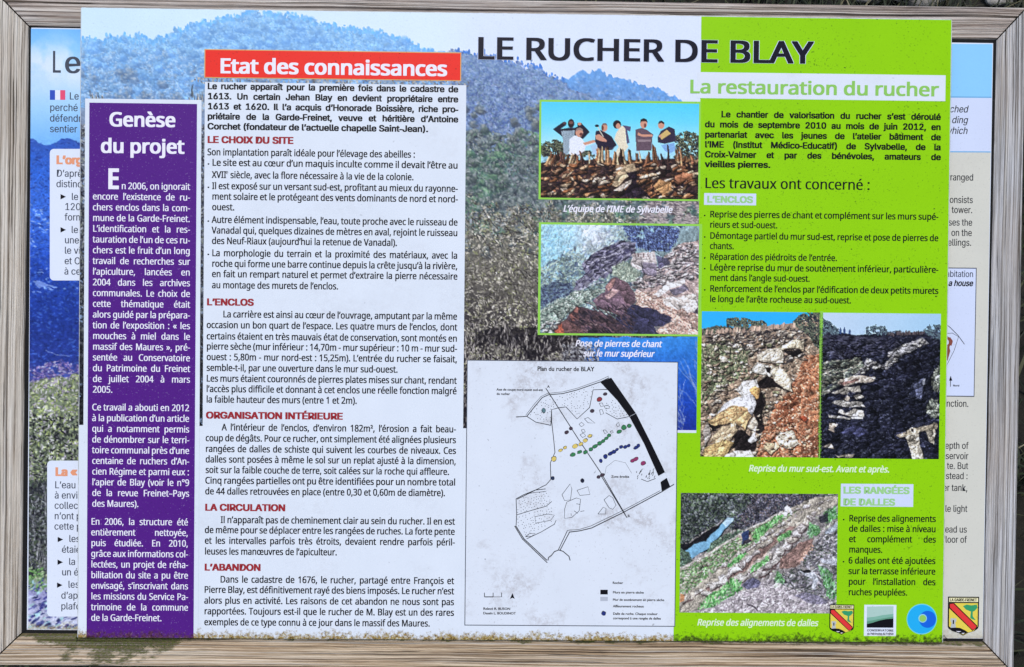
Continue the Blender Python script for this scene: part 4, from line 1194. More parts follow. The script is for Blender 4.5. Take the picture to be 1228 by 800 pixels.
    c.fill([(230, 620), (270, 570), (350, 585), (500, 640), (640, 750), (120, 750)], (70, 48, 56), tex=.2)
    c.fill([(235, 622), (275, 572), (310, 600), (290, 650), (250, 655)], (150, 84, 72), tex=.12)
    c.fill([(120, 700), (200, 650), (300, 690), (340, 750), (130, 750)], (98, 62, 60), tex=.2)
    c.fill([(125, 712), (180, 680), (195, 740), (140, 745)], (190, 80, 52), tex=.12)
    for p in ([(270, 650), (300, 655), (330, 690)], [(340, 545), (430, 580), (450, 610)], [(400, 540), (440, 500)], [(330, 690), (400, 680)], [(340, 720), (390, 710)], [(520, 600), (560, 560)]):
        c.stroke(p, (206, 168, 160), 1.1, .8)
    m = c.full([(250, 600), (500, 560), (640, 560), (640, 750), (300, 750)])
    c.dabs(m, 260, (1.5, 4.5), (.5, 1), (.4, .9), [(30, 24, 36), (96, 66, 70), (50, 38, 50)], .15)
    m = c.full([(40, 690), (180, 640), (120, 740), (40, 745)])
    c.rubble(m, 22, (2, 4.5), (1, 2), (-.7, 0), [(214, 210, 206), (176, 176, 168)], lit=1.05)
    rm = np.clip(np.maximum(c.full([(230, 480), (450, 390), (640, 400), (620, 230), (780, 210), (1050, 140), (1050, 750), (40, 750), (40, 690)]), c.full([(300, 300), (420, 210), (560, 150), (640, 170), (640, 230), (560, 300), (500, 350), (410, 390), (330, 440)])), 0, 1)
    c.relief(rm, 6.5, 1.9, .35, .5, light=(.35, -.8)); c.relief(rm, 2.6, 1.6, -.2, .36); c.c *= 1.08
    c.relief(1 - rm, 4, 1.4, -.7, .3)
    c.finish(1.3, .12, .7, 1.06, sat=.78)
    c.c = c.c * .9 + np.array((214, 218, 226)) * .1
    c.obj('photograph', 4, M_photo, panel, 'printed photo of red brown upright stones beside a dirt path')


photo_path()


# -- south-east wall before
def photo_before():
    c = Canvas(841.7, 373.4, 982.4, 548.6, ZF, 1.25, 7)
    c.frame(838, 368, 4.327)
    c.c[:] = (150, 128, 108)
    X = c.xx / c.w; Y = c.yy / c.h
    al = np.ones((c.h, c.w))
    c.dabs(al, 2500, (1, 2.4), (.6, 1.2), (-1, 1), [(176, 156, 132), (120, 104, 90), (196, 180, 156), (90, 80, 72)], .15)
    m = c.full([(15, 200), (150, 180), (260, 220), (240, 330), (160, 400), (60, 470), (15, 480)])
    c.dabs(m, 2400, (1, 2.4), (.5, 1), (-2.4, -.6), [(104, 116, 84), (76, 88, 66), (140, 146, 112), (58, 64, 54), (160, 150, 124)], .15)
    c.fill([(540, 260), (625, 240), (625, 785), (300, 785), (330, 640), (390, 500), (470, 430), (510, 350)], (176, 116, 84), tex=.12)
    c.fill([(470, 440), (530, 430), (480, 560), (500, 640), (440, 640), (380, 600), (400, 520)], (124, 74, 52), .85, tex=.2)
    c.fill([(530, 690), (615, 650), (610, 785), (520, 785)], (124, 78, 58), .85, tex=.2)
    m = c.full([(540, 250), (625, 240), (625, 785), (300, 785), (330, 640), (390, 500), (470, 430)])
    c.dabs(m, 1100, (.7, 1.8), (.5, 1), (-1, 1), [(206, 160, 126), (150, 92, 62), (222, 186, 156), (120, 66, 46)], .1)
    # rubble slope
    m = c.full([(20, 130), (200, 120), (480, 90), (560, 150), (540, 250), (440, 300), (300, 250), (180, 200), (60, 190)])
    c.dabs(m, 700, (1, 3), (.5, 1), (-.9, 0), [(60, 56, 58), (96, 88, 86), (40, 38, 42)], .15)
    c.rubble(m, 170, (1.6, 4.6), (.7, 1.5), (-.9, .1), [(206, 192, 174), (170, 156, 142), (130, 118, 112), (222, 206, 182)], lit=1.08)
    m = c.full([(20, 250), (220, 250), (300, 300), (200, 400), (100, 480), (20, 560)])
    c.rubble(m, 45, (2, 5), (1, 2), (-.9, .1), [(196, 176, 150), (210, 196, 176), (150, 130, 110)], lit=1.06)
    # sky, shrubs and the crest of small upright stones
    c.fill([(10, 20), (632, 20), (560, 60), (500, 70), (480, 85), (400, 95), (340, 100), (260, 105), (150, 108), (10, 112)], (34, 160, 226))
    for pts in ([(140, 110), (142, 62), (180, 55), (250, 58), (275, 75), (330, 70), (350, 95), (300, 110), (220, 122)], [(480, 78), (520, 40), (560, 28), (632, 24), (632, 210), (590, 200), (560, 150), (520, 120)], [(20, 115), (100, 98), (150, 108), (100, 128), (20, 140)]):
        mm = c.full(pts) * (c.fb(3, 3) > .36)
        c.blend(mm * .9, (52, 56, 62)); c.dabs(mm, 500, (.7, 1.6), (.5, .9), (-2, 2), [(80, 88, 72), (40, 42, 52), (110, 116, 96)], .2)
    for k in range(70):
        x = c.rng.uniform(30, 500); y = 142 - .085 * x + c.rng.uniform(0, 10)
        c.fill([(x, y), (x + 8, y), (x + 9 + c.rng.uniform(-3, 5), y - c.rng.uniform(14, 34)), (x + 3, y - 22)], np.array((196, 166, 146)) * c.rng.uniform(.6, 1.1))
    m = c.full([(20, 180), (300, 180), (545, 160), (540, 260), (470, 430), (390, 500), (330, 640), (300, 785), (15, 785), (15, 480)])
    c.rubble(m, 240, (1.8, 5.5), (1, 2.4), (-.8, .2), [(216, 200, 178), (190, 164, 134), (150, 128, 110), (226, 214, 196), (110, 100, 84), (130, 130, 100)], lit=1.06, dark=.6)
    # big pale blocks of the fallen wall, with hard shadows
    blk = [([(410, 215), (500, 165), (545, 185), (540, 215), (480, 205), (430, 225)], (216, 200, 170)), ([(300, 250), (350, 212), (420, 210), (440, 240), (430, 285), (370, 285), (300, 275)], (220, 206, 184)),
           ([(272, 330), (300, 285), (360, 300), (385, 350), (365, 362), (300, 345)], (236, 228, 212)), ([(365, 300), (420, 310), (480, 390), (478, 438), (440, 420), (390, 375)], (230, 214, 186)),
           ([(190, 430), (230, 380), (300, 375), (310, 410), (290, 450), (220, 470)], (226, 220, 212)), ([(265, 430), (290, 405), (315, 420), (305, 470), (280, 480)], (206, 160, 100)),
           ([(95, 560), (130, 500), (190, 470), (280, 455), (290, 500), (270, 565), (200, 520), (130, 560)], (222, 220, 222)), ([(50, 590), (170, 510), (240, 520), (265, 570), (240, 635), (190, 600), (80, 610)], (206, 170, 120)),
           ([(60, 680), (110, 620), (190, 600), (200, 640), (150, 700), (80, 720)], (210, 186, 150)), ([(15, 770), (40, 720), (120, 690), (180, 700), (140, 770), (60, 782)], (214, 180, 120)),
           ([(110, 785), (180, 745), (270, 740), (292, 785)], (224, 216, 206)), ([(255, 620), (280, 570), (305, 600), (290, 650)], (210, 196, 176)), ([(390, 680), (420, 640), (480, 640), (515, 700), (470, 735), (410, 715)], (226, 212, 186)),
           ([(330, 740), (345, 705), (400, 705), (415, 725), (370, 760)], (220, 196, 156)), ([(20, 640), (50, 590), (60, 660), (30, 720)], (170, 160, 150)), ([(520, 570), (545, 558), (562, 572), (545, 592)], (150, 70, 46)), ([(105, 258), (145, 255), (148, 280), (108, 285)], (226, 216, 196)), ([(255, 690), (290, 650), (300, 680), (270, 700)], (230, 226, 222))]
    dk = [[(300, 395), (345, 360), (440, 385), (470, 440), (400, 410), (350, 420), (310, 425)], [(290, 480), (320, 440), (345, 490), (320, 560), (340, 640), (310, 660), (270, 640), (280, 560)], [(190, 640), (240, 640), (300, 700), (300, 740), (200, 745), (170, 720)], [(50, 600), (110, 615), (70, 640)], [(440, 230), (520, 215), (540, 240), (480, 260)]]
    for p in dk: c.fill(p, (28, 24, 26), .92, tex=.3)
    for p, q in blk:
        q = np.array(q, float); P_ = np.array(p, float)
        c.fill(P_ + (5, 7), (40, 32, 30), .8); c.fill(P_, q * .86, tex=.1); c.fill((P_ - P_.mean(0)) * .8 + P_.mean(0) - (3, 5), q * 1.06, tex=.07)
    c.fill([(345, 310), (375, 312), (372, 345), (350, 338)], (40, 34, 34))
    for p in ([(60, 700), (120, 660), (180, 650)], [(90, 590), (160, 560), (230, 545)], [(150, 540), (200, 520), (250, 545)], [(40, 750), (100, 720), (150, 715)]): c.stroke(p, (140, 92, 56), .9, .8)
    m = c.full([(300, 560), (420, 560), (560, 680), (520, 785), (300, 785)])
    c.rubble(m, 50, (1.2, 3), (.8, 1.6), (-.6, .5), [(222, 200, 170), (196, 150, 116), (170, 120, 90)], lit=1.05)
    rm = np.clip((c.yy / c.h - .13) * 14, 0, 1); c.relief(rm, 6.5, 1.8, -.55, .5); c.relief(rm, 2.6, 1.5, -.3, .45)
    c.finish(1.2, .12, .7, 1.08, np.clip((c.yy / c.h - .06) * 8, .05, 1), sat=.86)
    c.c = np.clip(c.c * 1.14, 0, 255)
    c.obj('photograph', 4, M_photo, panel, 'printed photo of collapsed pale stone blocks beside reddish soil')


photo_before()


# -- south-east wall after
def photo_after():
    c = Canvas(985.4, 375.0, 1125.6, 550.6, ZF, 1.25, 8)
    c.frame(980, 368, 4.324)
    c.c[:] = (34, 36, 52)
    al = np.ones((c.h, c.w))
    c.dabs(al, 5200, (.8, 2.6), (.5, 1), (-.9, .5), [(26, 27, 44), (44, 46, 66), (58, 60, 84), (34, 34, 48), (76, 80, 100), (22, 22, 34)], .15, .75 + .5 * c.fb(30, 3))
    c.fill([(15, 20), (640, 20), (640, 130), (560, 125), (440, 135), (340, 135), (200, 145), (120, 132), (15, 45)], (168, 208, 236))
    sk = c.full([(15, 20), (640, 20), (640, 130), (560, 125), (440, 135), (340, 135), (200, 145), (120, 132), (15, 45)])
    c.blend(sk * .8, grad(c, [(0, (196, 216, 240)), (1, (152, 204, 240))], c.xx / c.w))
    for pts in ([(250, 140), (252, 105), (300, 92), (350, 104), (360, 130), (430, 120), (430, 140)], [(540, 125), (575, 95), (632, 92), (632, 170), (580, 150)], [(22, 60), (60, 75), (110, 118), (110, 140), (22, 140)]):
        m = c.full(pts) * (c.fb(3, 3) > .40)
        c.blend(m * .85, (62, 76, 100)); c.dabs(m, 260, (.6, 1.5), (.5, .9), (-2, 2), [(90, 110, 120), (50, 56, 80), (110, 140, 150)], .15)
    for x, hh in ((120, 34), (140, 36), (168, 24)): c.fill([(x - 5, 140), (x - 6, 140 - hh * .6), (x, 138 - hh), (x + 6, 140 - hh * .6), (x + 5, 140)], (50, 80, 140))
    for k in range(50):
        x = c.rng.uniform(360, 560); y = 150 - .05 * (x - 360) + c.rng.uniform(-4, 6)
        c.fill([(x, y), (x + 6, y), (x + 6 + c.rng.uniform(-2, 5), y - c.rng.uniform(12, 24)), (x + 1, y - 14)], np.array((110, 96, 100)) * c.rng.uniform(.5, 1.1))
    # terraces on the left
    m = c.full([(22, 290), (110, 270), (240, 265), (220, 340), (160, 370), (60, 440), (22, 460)])
    c.dabs(m, 700, (1.4, 4), (.5, 1), (-.6, .1), [(120, 130, 112), (70, 76, 76), (160, 164, 140), (40, 42, 50), (180, 170, 150)], .12)
    m = c.full([(22, 150), (180, 150), (340, 160), (420, 190), (360, 240), (240, 250), (22, 260)])
    c.dabs(m, 500, (1.4, 4), (.5, .9), (-.4, .3), [(60, 60, 84), (90, 90, 112), (24, 24, 40)], .12)
    # sunlit crest of the wall
    cr = [(190, 355), (230, 310), (262, 270), (300, 285), (340, 300), (372, 270), (370, 235), (430, 205), (490, 182), (540, 160), (580, 185), (530, 205), (470, 235), (420, 262), (396, 295), (360, 325), (300, 320), (270, 310), (235, 345)]
    c.fill(cr, (150, 148, 150), tex=.2)
    m = c.full(cr); c.rubble(m, 60, (1.8, 5), (.8, 1.8), (-.9, .1), [(226, 222, 212), (206, 200, 196), (176, 172, 176), (236, 230, 216)], lit=1.05, dark=.45)
    for p, q in (([(100, 400), (130, 365), (240, 355), (310, 362), (290, 385), (200, 400), (140, 412)], (214, 196, 176)), ([(110, 395), (200, 376), (215, 388), (130, 408)], (150, 110, 100)), ([(70, 450), (140, 415), (190, 415), (150, 450)], (196, 186, 172)), ([(160, 430), (220, 412), (225, 440), (175, 442)], (206, 196, 180)), ([(190, 455), (220, 448), (245, 468), (200, 478)], (216, 206, 190)), ([(130, 480), (150, 455), (165, 460), (160, 482)], (206, 190, 170)),
                 ([(70, 500), (110, 482), (230, 490), (245, 515), (130, 514)], (216, 208, 196)), ([(110, 545), (120, 525), (150, 545), (190, 525), (232, 535), (238, 570), (180, 560)], (222, 212, 196)), ([(60, 560), (230, 568), (232, 580), (62, 572)], (206, 200, 190)), ([(55, 640), (60, 600), (110, 600), (80, 625), (82, 650)], (190, 170, 150)), ([(25, 725), (70, 702), (92, 735)], (206, 190, 170)), ([(100, 765), (190, 758), (180, 775), (110, 772)], (206, 190, 170)), ([(25, 445), (60, 425), (70, 440)], (180, 176, 166))):
        c.fill(p, q, tex=.1)
        pp = np.array(p, float); c.stroke(np.vstack([pp[-1:], pp[:1]]), (40, 34, 44), .8, .7)
    for p in ([(120, 500), (125, 512)], [(170, 500), (165, 512)], [(205, 530), (200, 560)], [(180, 530), (185, 560)]): c.stroke(p, (60, 52, 58), .8)
    c.fill([(120, 650), (180, 615), (250, 620), (270, 640), (220, 670), (150, 665)], (60, 62, 96), .9, tex=.15)
    c.fill([(500, 400), (540, 370), (562, 380), (545, 410), (530, 470), (505, 460)], (110, 116, 150), .8, tex=.2)
    c.fill([(536, 380), (558, 372), (556, 400), (545, 405)], (196, 200, 214), .9)
    for pts in ([(590, 400), (600, 330), (632, 300), (632, 440), (600, 430)], [(560, 520), (580, 480), (620, 480), (632, 560), (600, 570), (565, 545)]):
        m = c.full(pts); c.dabs(m, 160, (1, 2.6), (.5, .9), (-2.2, -.6), [(150, 156, 140), (110, 118, 104), (190, 196, 176)], .12)
    # stump of pale stones in front
    c.fill([(455, 655), (490, 620), (530, 640), (525, 690), (548, 790), (490, 790), (470, 700)], (212, 200, 176), tex=.14)
    c.fill([(545, 625), (600, 610), (612, 640), (605, 710), (580, 690), (560, 650)], (196, 184, 160), tex=.14)
    c.fill([(410, 668), (470, 635), (600, 600), (625, 612), (620, 635), (540, 640), (430, 678)], (176, 160, 132), .9, tex=.25)
    for x in (480, 500, 515): c.stroke([(x, 660), (x + 10, 785)], (130, 116, 96), .8, .7)
    c.ell(490, 640, 9, 10, (44, 38, 40))
    rm = np.clip((c.yy / c.h - .16) * 14, 0, 1); c.relief(rm, 6.5, 2.4, -.2, .75, light=(-.7, -.6)); c.relief(rm, 2.6, 1.8, -.3, .55)
    c.finish(1.3, .15, .7, 1.08, np.clip((c.yy / c.h - .10) * 8, .05, 1), sat=.75)
    c.obj('photograph', 4, M_photo, panel, 'printed photo of the rebuilt dry stone wall in deep shade')


photo_after()
g = Geo()
a = rect_px(982.4, 373.4, 985.4, 549.4, ZF); bar(g, a[0] + .0006, a[3], a[2] - .0006, a[1], ZF + 4 * LAY)
g.obj('photograph_divider', M_lime_line, panel)


# -- rows of slabs above the river
def photo_rows():
    c = Canvas(816.4, 591.0, 1002.8, 735.6, ZF, 1.25, 9)
    c.frame(812, 586, 5.195)
    c.c[:] = (150, 142, 140)
    al = np.ones((c.h, c.w))
    c.dabs(al, 3500, (1, 2.4), (.6, 1.2), (-1, 0), [(176, 166, 166), (130, 122, 126), (196, 188, 186), (110, 106, 104), (146, 156, 130)], .12)
    # far bank woodland
    m = c.full([(20, 22), (480, 30), (1000, 35), (850, 90), (560, 150), (420, 240), (340, 260), (280, 190), (150, 270), (20, 350)])
    c.blend(m, (54, 62, 58)); c.dabs(m, 3600, (1, 2.6), (.6, 1.2), (-2, 1), [(66, 84, 62), (46, 54, 54), (100, 116, 92), (130, 136, 136), (34, 38, 44), (84, 88, 100)], .15, .7 + .6 * c.fb(16, 3))
    m = c.full([(480, 30), (900, 40), (720, 120), (560, 190), (400, 240), (340, 250), (380, 150), (450, 90)])
    c.dabs(m, 1400, (.8, 2), (.6, 1), (-2, 1), [(60, 60, 76), (90, 90, 108), (130, 126, 140), (44, 44, 58), (110, 96, 96)], .15)
    # river
    c.fill([(20, 350), (100, 320), (200, 255), (330, 175), (350, 185), (345, 210), (200, 380), (90, 420), (20, 460)], (30, 30, 36), tex=.2)
    c.fill([(55, 380), (110, 345), (180, 320), (240, 260), (310, 185), (348, 178), (340, 205), (270, 280), (190, 370), (90, 430)], (112, 172, 208), tex=.06)
    c.fill([(280, 215), (310, 185), (348, 178), (340, 205), (300, 240)], (196, 222, 240), .8)
    m = c.full([(180, 390), (210, 330), (290, 290), (400, 260), (430, 250), (300, 340), (200, 400)])
    c.dabs(m, 400, (.8, 2.2), (.6, 1), (-2, 0), [(84, 110, 84), (60, 76, 70), (120, 146, 120)], .15)
    m = c.full([(20, 370), (70, 390), (90, 440), (20, 480)])
    c.dabs(m, 220, (.8, 2.2), (.6, 1), (-2, 0), [(84, 110, 84), (60, 76, 70), (110, 136, 120)], .15)
    # terraces: bands of grass, soil and pale slabs that run up to the right
    c.fill([(20, 490), (440, 250), (660, 130), (860, 50), (995, 40), (995, 90), (760, 220), (560, 400), (380, 560), (160, 740), (20, 770)], (176, 166, 150), tex=.1)
    c.stroke([(20, 495), (220, 390), (430, 255), (650, 140)], (226, 220, 212), 1.8, .9)
    m = c.full([(20, 510), (440, 262), (660, 150), (760, 110), (700, 170), (520, 280), (300, 450), (60, 640), (20, 650)])
    c.dabs(m, 1700, (1, 2.4), (.6, 1.1), (-1.1, -.2), [(120, 176, 96), (96, 146, 80), (180, 190, 166), (196, 186, 176), (150, 130, 120), (80, 120, 70)], .12)
    def row(p0, p1, n, s0, s1, pal, wid=1.0):
        for k in range(n):
            t = (k + c.rng.uniform(-.2, .2)) / (n - 1)
            q = np.array(p0) * (1 - t) + np.array(p1) * t
            s = s0 * (1 - t) + s1 * t
            cp = c.P([q])[0]
            c.rock(cp[0], cp[1], s * 1.3 * c.res, s * .75 * wid * c.res, -.5, np.array(pal[c.rng.randint(len(pal))]) * c.rng.uniform(.92, 1.06), sd=(.5, .9), shadow=(86, 66, 66), lit=1.06, dark=.78)
    slab = [(214, 206, 204), (222, 214, 206), (200, 190, 186), (206, 194, 180)]
    c.fill([(180, 620), (330, 520), (480, 400), (700, 230), (740, 230), (560, 390), (400, 520), (200, 640)], (150, 112, 104), .8, tex=.15)
    row((300, 470), (800, 120), 16, 5.2, 2.2, slab)
    row((60, 690), (400, 470), 6, 6.5, 5, slab)
    row((200, 640), (700, 220), 13, 8, 2.8, slab)
    row((540, 505), (880, 120), 13, 9.5, 3.2, slab, 1.1)
    row((400, 545), (560, 420), 4, 7, 5, slab)
    row((640, 160), (930, 70), 9, 3, 2.4, slab)
    for pts in ([(300, 470), (420, 390), (440, 400), (330, 480)], [(440, 500), (560, 410), (570, 440), (460, 520)], [(130, 740), (160, 690), (340, 560), (400, 570), (400, 620), (220, 740)], [(620, 300), (700, 260), (690, 290), (630, 330)], [(480, 260), (600, 170), (660, 160), (560, 250), (480, 340)]):
        m = c.full(pts); c.dabs(m, int(40 + m.sum() * .22), (1, 2.8), (.6, 1.1), (-1.9, -.5), [(92, 176, 84), (120, 196, 108), (66, 136, 66), (150, 206, 140)], .12)
    c.fill([(640, 440), (760, 330), (850, 300), (830, 350), (760, 420), (760, 470), (640, 500)], (140, 104, 94), .85, tex=.2)
    c.fill([(760, 400), (830, 340), (860, 360), (790, 440), (750, 445)], (206, 160, 140), tex=.1)
    # right hand scree, trunks, shrubs
    m = c.full([(760, 470), (860, 320), (995, 200), (995, 780), (700, 700), (600, 560)])
    c.dabs(m, 1500, (1, 2.8), (.6, 1.1), (-1, .6), [(110, 108, 114), (150, 146, 156), (84, 80, 90), (190, 186, 192), (70, 84, 70)], .15, .75 + .5 * c.fb(12, 3))
    for pts in ([(800, 280), (820, 210), (870, 230), (880, 270), (830, 290)], [(880, 480), (960, 520), (985, 660), (940, 680), (900, 560)], [(600, 600), (620, 510), (660, 560), (640, 600)], [(900, 160), (980, 110), (990, 180), (920, 200)]):
        m = c.full(pts); c.dabs(m, 200, (1, 2.8), (.6, 1), (-2.2, -.8), [(90, 166, 84), (126, 190, 120), (60, 110, 64), (150, 190, 160)], .12)
    c.fill([(760, 500), (840, 520), (875, 560), (850, 625), (825, 615), (835, 560), (780, 530)], (186, 190, 200), tex=.1)
    c.fill([(760, 500), (830, 500), (835, 520), (790, 520)], (40, 38, 42)); c.fill([(880, 440), (985, 430), (985, 470), (900, 460)], (176, 178, 190), tex=.1)
    c.fill([(880, 170), (940, 150), (930, 200), (890, 215)], (44, 44, 54), .9, tex=.3); c.fill([(910, 260), (990, 210), (990, 260), (920, 280)], (160, 170, 184), .9, tex=.15)
    # foreground dust with grey boulders
    c.fill([(20, 770), (200, 740), (400, 640), (560, 560), (720, 620), (995, 720), (995, 785), (20, 785)], (196, 184, 190), .75, tex=.1)
    m = c.full([(20, 770), (200, 740), (400, 640), (560, 560), (720, 620), (995, 720), (995, 785), (20, 785)])
    c.dabs(m, 700, (.8, 2), (.5, 1), (-.8, .2), [(214, 204, 206), (160, 148, 156), (126, 116, 124), (226, 218, 216)], .1)
    c.fill([(410, 600), (430, 565), (480, 550), (515, 580), (500, 615), (440, 625)], (104, 102, 130), tex=.2)
    c.fill([(720, 660), (800, 640), (940, 690), (920, 720), (800, 700)], (130, 124, 150), .8, tex=.2)
    c.stroke([(430, 705), (470, 740), (500, 755)], (90, 80, 90), 2)
    c.fill([(20, 650), (45, 655), (40, 700), (20, 700)], (206, 120, 60), .7, tex=.2)
    # one worker bending in blue, another in white further up
    c.fill([(395, 285), (410, 262), (440, 258), (458, 280), (440, 300), (420, 320), (405, 345), (400, 320)], (44, 60, 104)); c.fill([(440, 268), (456, 280), (470, 322), (458, 325), (446, 300)], (176, 140, 124)); c.ell(452, 278, 10, 10, (70, 50, 50))
    c.fill([(405, 320), (440, 305), (470, 322), (440, 330), (412, 348)], (60, 56, 66))
    c.fill([(655, 165), (665, 110), (685, 95), (705, 120), (712, 162), (698, 160), (688, 120), (672, 165)], (236, 234, 238)); c.ell(690, 98, 9, 8, (60, 50, 54))
    rv = c.full([(55, 380), (110, 345), (180, 320), (240, 260), (310, 185), (348, 178), (340, 205), (270, 280), (190, 370), (90, 430)]); c.relief(1 - rv, 5, 1.9, -.5, .36); c.relief(1 - rv, 2.4, 1.5, -.5, .36)
    c.finish(1.2, .11, .7, 1.06, sat=.78)
    c.c = np.clip(c.c * 1.06, 0, 255)
    c.obj('photograph', 4, M_photo, panel, 'printed photo of rows of stone slabs on a grassy slope above a river')


photo_rows()

# ================================================================== site plan
plan = sheet('site_plan_sheet', 560, 431.5, 809.6, 751.5, 3, M_plan, panel, label='white plan drawing of the enclosure, mildewed')
a = rect_px(560, 431.5, 809.6, 751.5, ZF)
g = Geo(); wl = .0009; zz = ZF + 4 * LAY
bar(g, a[0], a[3], a[0] + wl, a[1], zz); bar(g, a[2] - wl, a[3], a[2], a[1], zz)
bar(g, a[0] + wl, a[3], a[2] - wl, a[3] + wl, zz); bar(g, a[0] + wl, a[1] - wl, a[2] - wl, a[1], zz)
g.obj('plan_border', M_grey_ink, plan)
M_thin = print_mat('thin pen ink', (52, 54, 60), speck=0, grime=0)


def pf(pts, fr):
    p = np.asarray(pts, float)
    X, Y = unp(fr[0] + p[:, 0] / fr[2], fr[1] + p[:, 1] / fr[2], ZF)
    return np.stack([X, Y], 1)


FA = (550, 420, 4.0); FB = (600, 560, 5.712); FC = (560, 680, 4.816); FD = (670, 430, 4.703)
# enclosure outline and pen lines
g = Geo()
for fr, pts, wd in ((FA, [(275, 320), (318, 318), (328, 316), (365, 270), (400, 228), (430, 214), (500, 208), (570, 190), (680, 152), (722, 132)], .8),
                    (FA, [(322, 312), (360, 262), (395, 222), (428, 207), (500, 200), (570, 182), (676, 144), (720, 124)], .4),
                    (FA, [(325, 316), (370, 345), (440, 360)], .7),
                    (FA, [(442, 362), (446, 285), (480, 276), (515, 272), (568, 330), (628, 275), (645, 190), (715, 188)], .7),
                    (FA, [(446, 285), (446, 340), (455, 420), (462, 490), (440, 540), (442, 620), (420, 645), (330, 690), (280, 715)], .7),
                    (FA, [(418, 182), (570, 420), (690, 600), (800, 790)], .8),
                    (FA, [(705, 300), (760, 330), (820, 318)], .6), (FA, [(700, 600), (708, 560), (750, 528), (800, 540), (830, 590)], .25),
                    (FA, [(875, 618), (905, 630), (945, 615)], .6),
                    (FB, [(108, 218), (160, 190), (240, 158), (310, 150)], .7), (FB, [(165, 188), (230, 175), (312, 168)], .5),
                    (FB, [(108, 218), (112, 330), (108, 400)], .7), (FB, [(112, 328), (220, 295), (315, 268), (352, 236)], .6),
                    (FB, [(180, 492), (280, 445), (370, 392), (382, 365)], .6),
                    (FB, [(105, 402), (160, 490), (320, 640)], .9), (FB, [(98, 404), (152, 494), (322, 656)], .8),
                    (FB, [(472, 446), (540, 438), (625, 418), (840, 312), (1105, 170), (1190, 118)], .9), (FB, [(460, 434), (540, 428), (620, 404), (835, 300), (1095, 162)], .5),
                    (FB, [(460, 434), (398, 566)], .7), (FB, [(474, 446), (408, 572)], .8),
                    (FB, [(326, 640), (330, 620), (350, 605), (370, 580), (400, 568), (430, 578), (450, 595), (470, 612), (478, 640)], .9),
                    (FB, [(690, 60), (840, 305), (868, 348)], .8)):
    g.line(pf(pts, fr), wd * .00125, zz)
for fr, pts in ((FB, [(422, 190), (478, 116), (490, 150), (480, 225), (440, 230)]), (FB, [(525, 160), (600, 135), (614, 188), (545, 195)]),
                (FB, [(455, 240), (520, 212), (550, 220), (540, 300), (490, 345), (440, 352), (440, 290)]), (FB, [(710, 225), (745, 195), (770, 210), (792, 262), (770, 290), (745, 280)]),
                (FB, [(238, 340), (330, 322), (370, 330), (345, 365), (240, 385)]), (FB, [(172, 478), (200, 455), (240, 455), (215, 475)]), (FB, [(668, 322), (720, 322), (724, 285), (705, 275)]),
                (FD, [(145, 340), (165, 332), (205, 365), (165, 362)]), (FD, [(115, 372), (128, 358), (144, 374), (128, 384)]), (FD, [(128, 402), (142, 398), (150, 414), (134, 418)]), (FD, [(120, 430), (140, 420), (152, 436), (135, 446)]),
                (FD, [(250, 404), (262, 402), (276, 416), (260, 424)]), (FD, [(290, 412), (302, 406), (308, 416), (296, 422)]), (FD, [(324, 372), (336, 360), (344, 376), (332, 386)]), (FD, [(230, 290), (244, 286), (254, 310), (236, 318)]), (FD, [(228, 252), (246, 250), (252, 268), (238, 272)]), (FD, [(256, 268), (280, 262), (286, 280), (264, 284)])):
    q = pf(pts, fr); q = np.vstack([q, q[:1]]); g.line(q, .0006, zz)
for p, q in (([(520, 252), (545, 256)], 0), ([(505, 300), (530, 318)], 0), ([(548, 305), (575, 300)], 0), ([(484, 318), (486, 335)], 0)): g.line(pf(p, FB), .0006, zz)
g.obj('plan_outline', M_thin, plan)
# stippled rock outcrops
g = Geo()
rr = random.Random(4)


def stipple(fr, pts, n):
    P_ = np.array(pts, float); lo_, hi_ = P_.min(0), P_.max(0); k = 0; got = []
    tries = 0
    while k < n and tries < 8000:
        tries += 1
        x, y = rr.uniform(lo_[0], hi_[0]), rr.uniform(lo_[1], hi_[1]); ins = False
        for i in range(len(P_)):
            (ax, ay), (bx, by) = P_[i], P_[i - 1]
            if (ay > y) != (by > y) and x < (bx - ax) * (y - ay) / (by - ay) + ax: ins = not ins
        if ins and all((x - u) ** 2 + (y - v_) ** 2 > (2.2 * fr[2]) ** 2 for u, v_ in got):
            got.append((x, y)); q = pf([(x, y)], fr)[0]; g.ell(q[0], q[1], .00055, .00045, zz, n=6); k += 1


stipple(FA, [(335, 312), (400, 235), (440, 220), (500, 212), (680, 160), (640, 190), (625, 270), (568, 320), (515, 268), (440, 285), (440, 355)], 95)
stipple(FA, [(690, 250), (735, 230), (815, 315), (760, 325), (705, 290)], 30)
stipple(FB, [(115, 225), (310, 160), (345, 235), (300, 268), (115, 322)], 60)
stipple(FB, [(120, 335), (350, 280), (375, 370), (180, 480), (115, 390)], 70)
g.obj('outcrop_stipple', M_thin, plan)['kind'] = 'stuff'
# thick dry stone wall
g = Geo()
g.poly(pf([(678, 152), (732, 132), (850, 302), (818, 318), (760, 240)], FA), zz)
g.poly(pf([(819, 319), (851, 303), (925, 450), (990, 585), (958, 603), (890, 450)], FA), zz)
g.poly(pf([(968, 632), (998, 612), (1014, 652), (974, 676)], FA), zz)
g.obj('stone_wall_symbol', M_ink, plan); g = Geo()
g.poly(pf([(770, 131), (813, 131), (813, 158), (770, 158)], FC), zz)
g.obj('key_swatch', M_ink, plan)
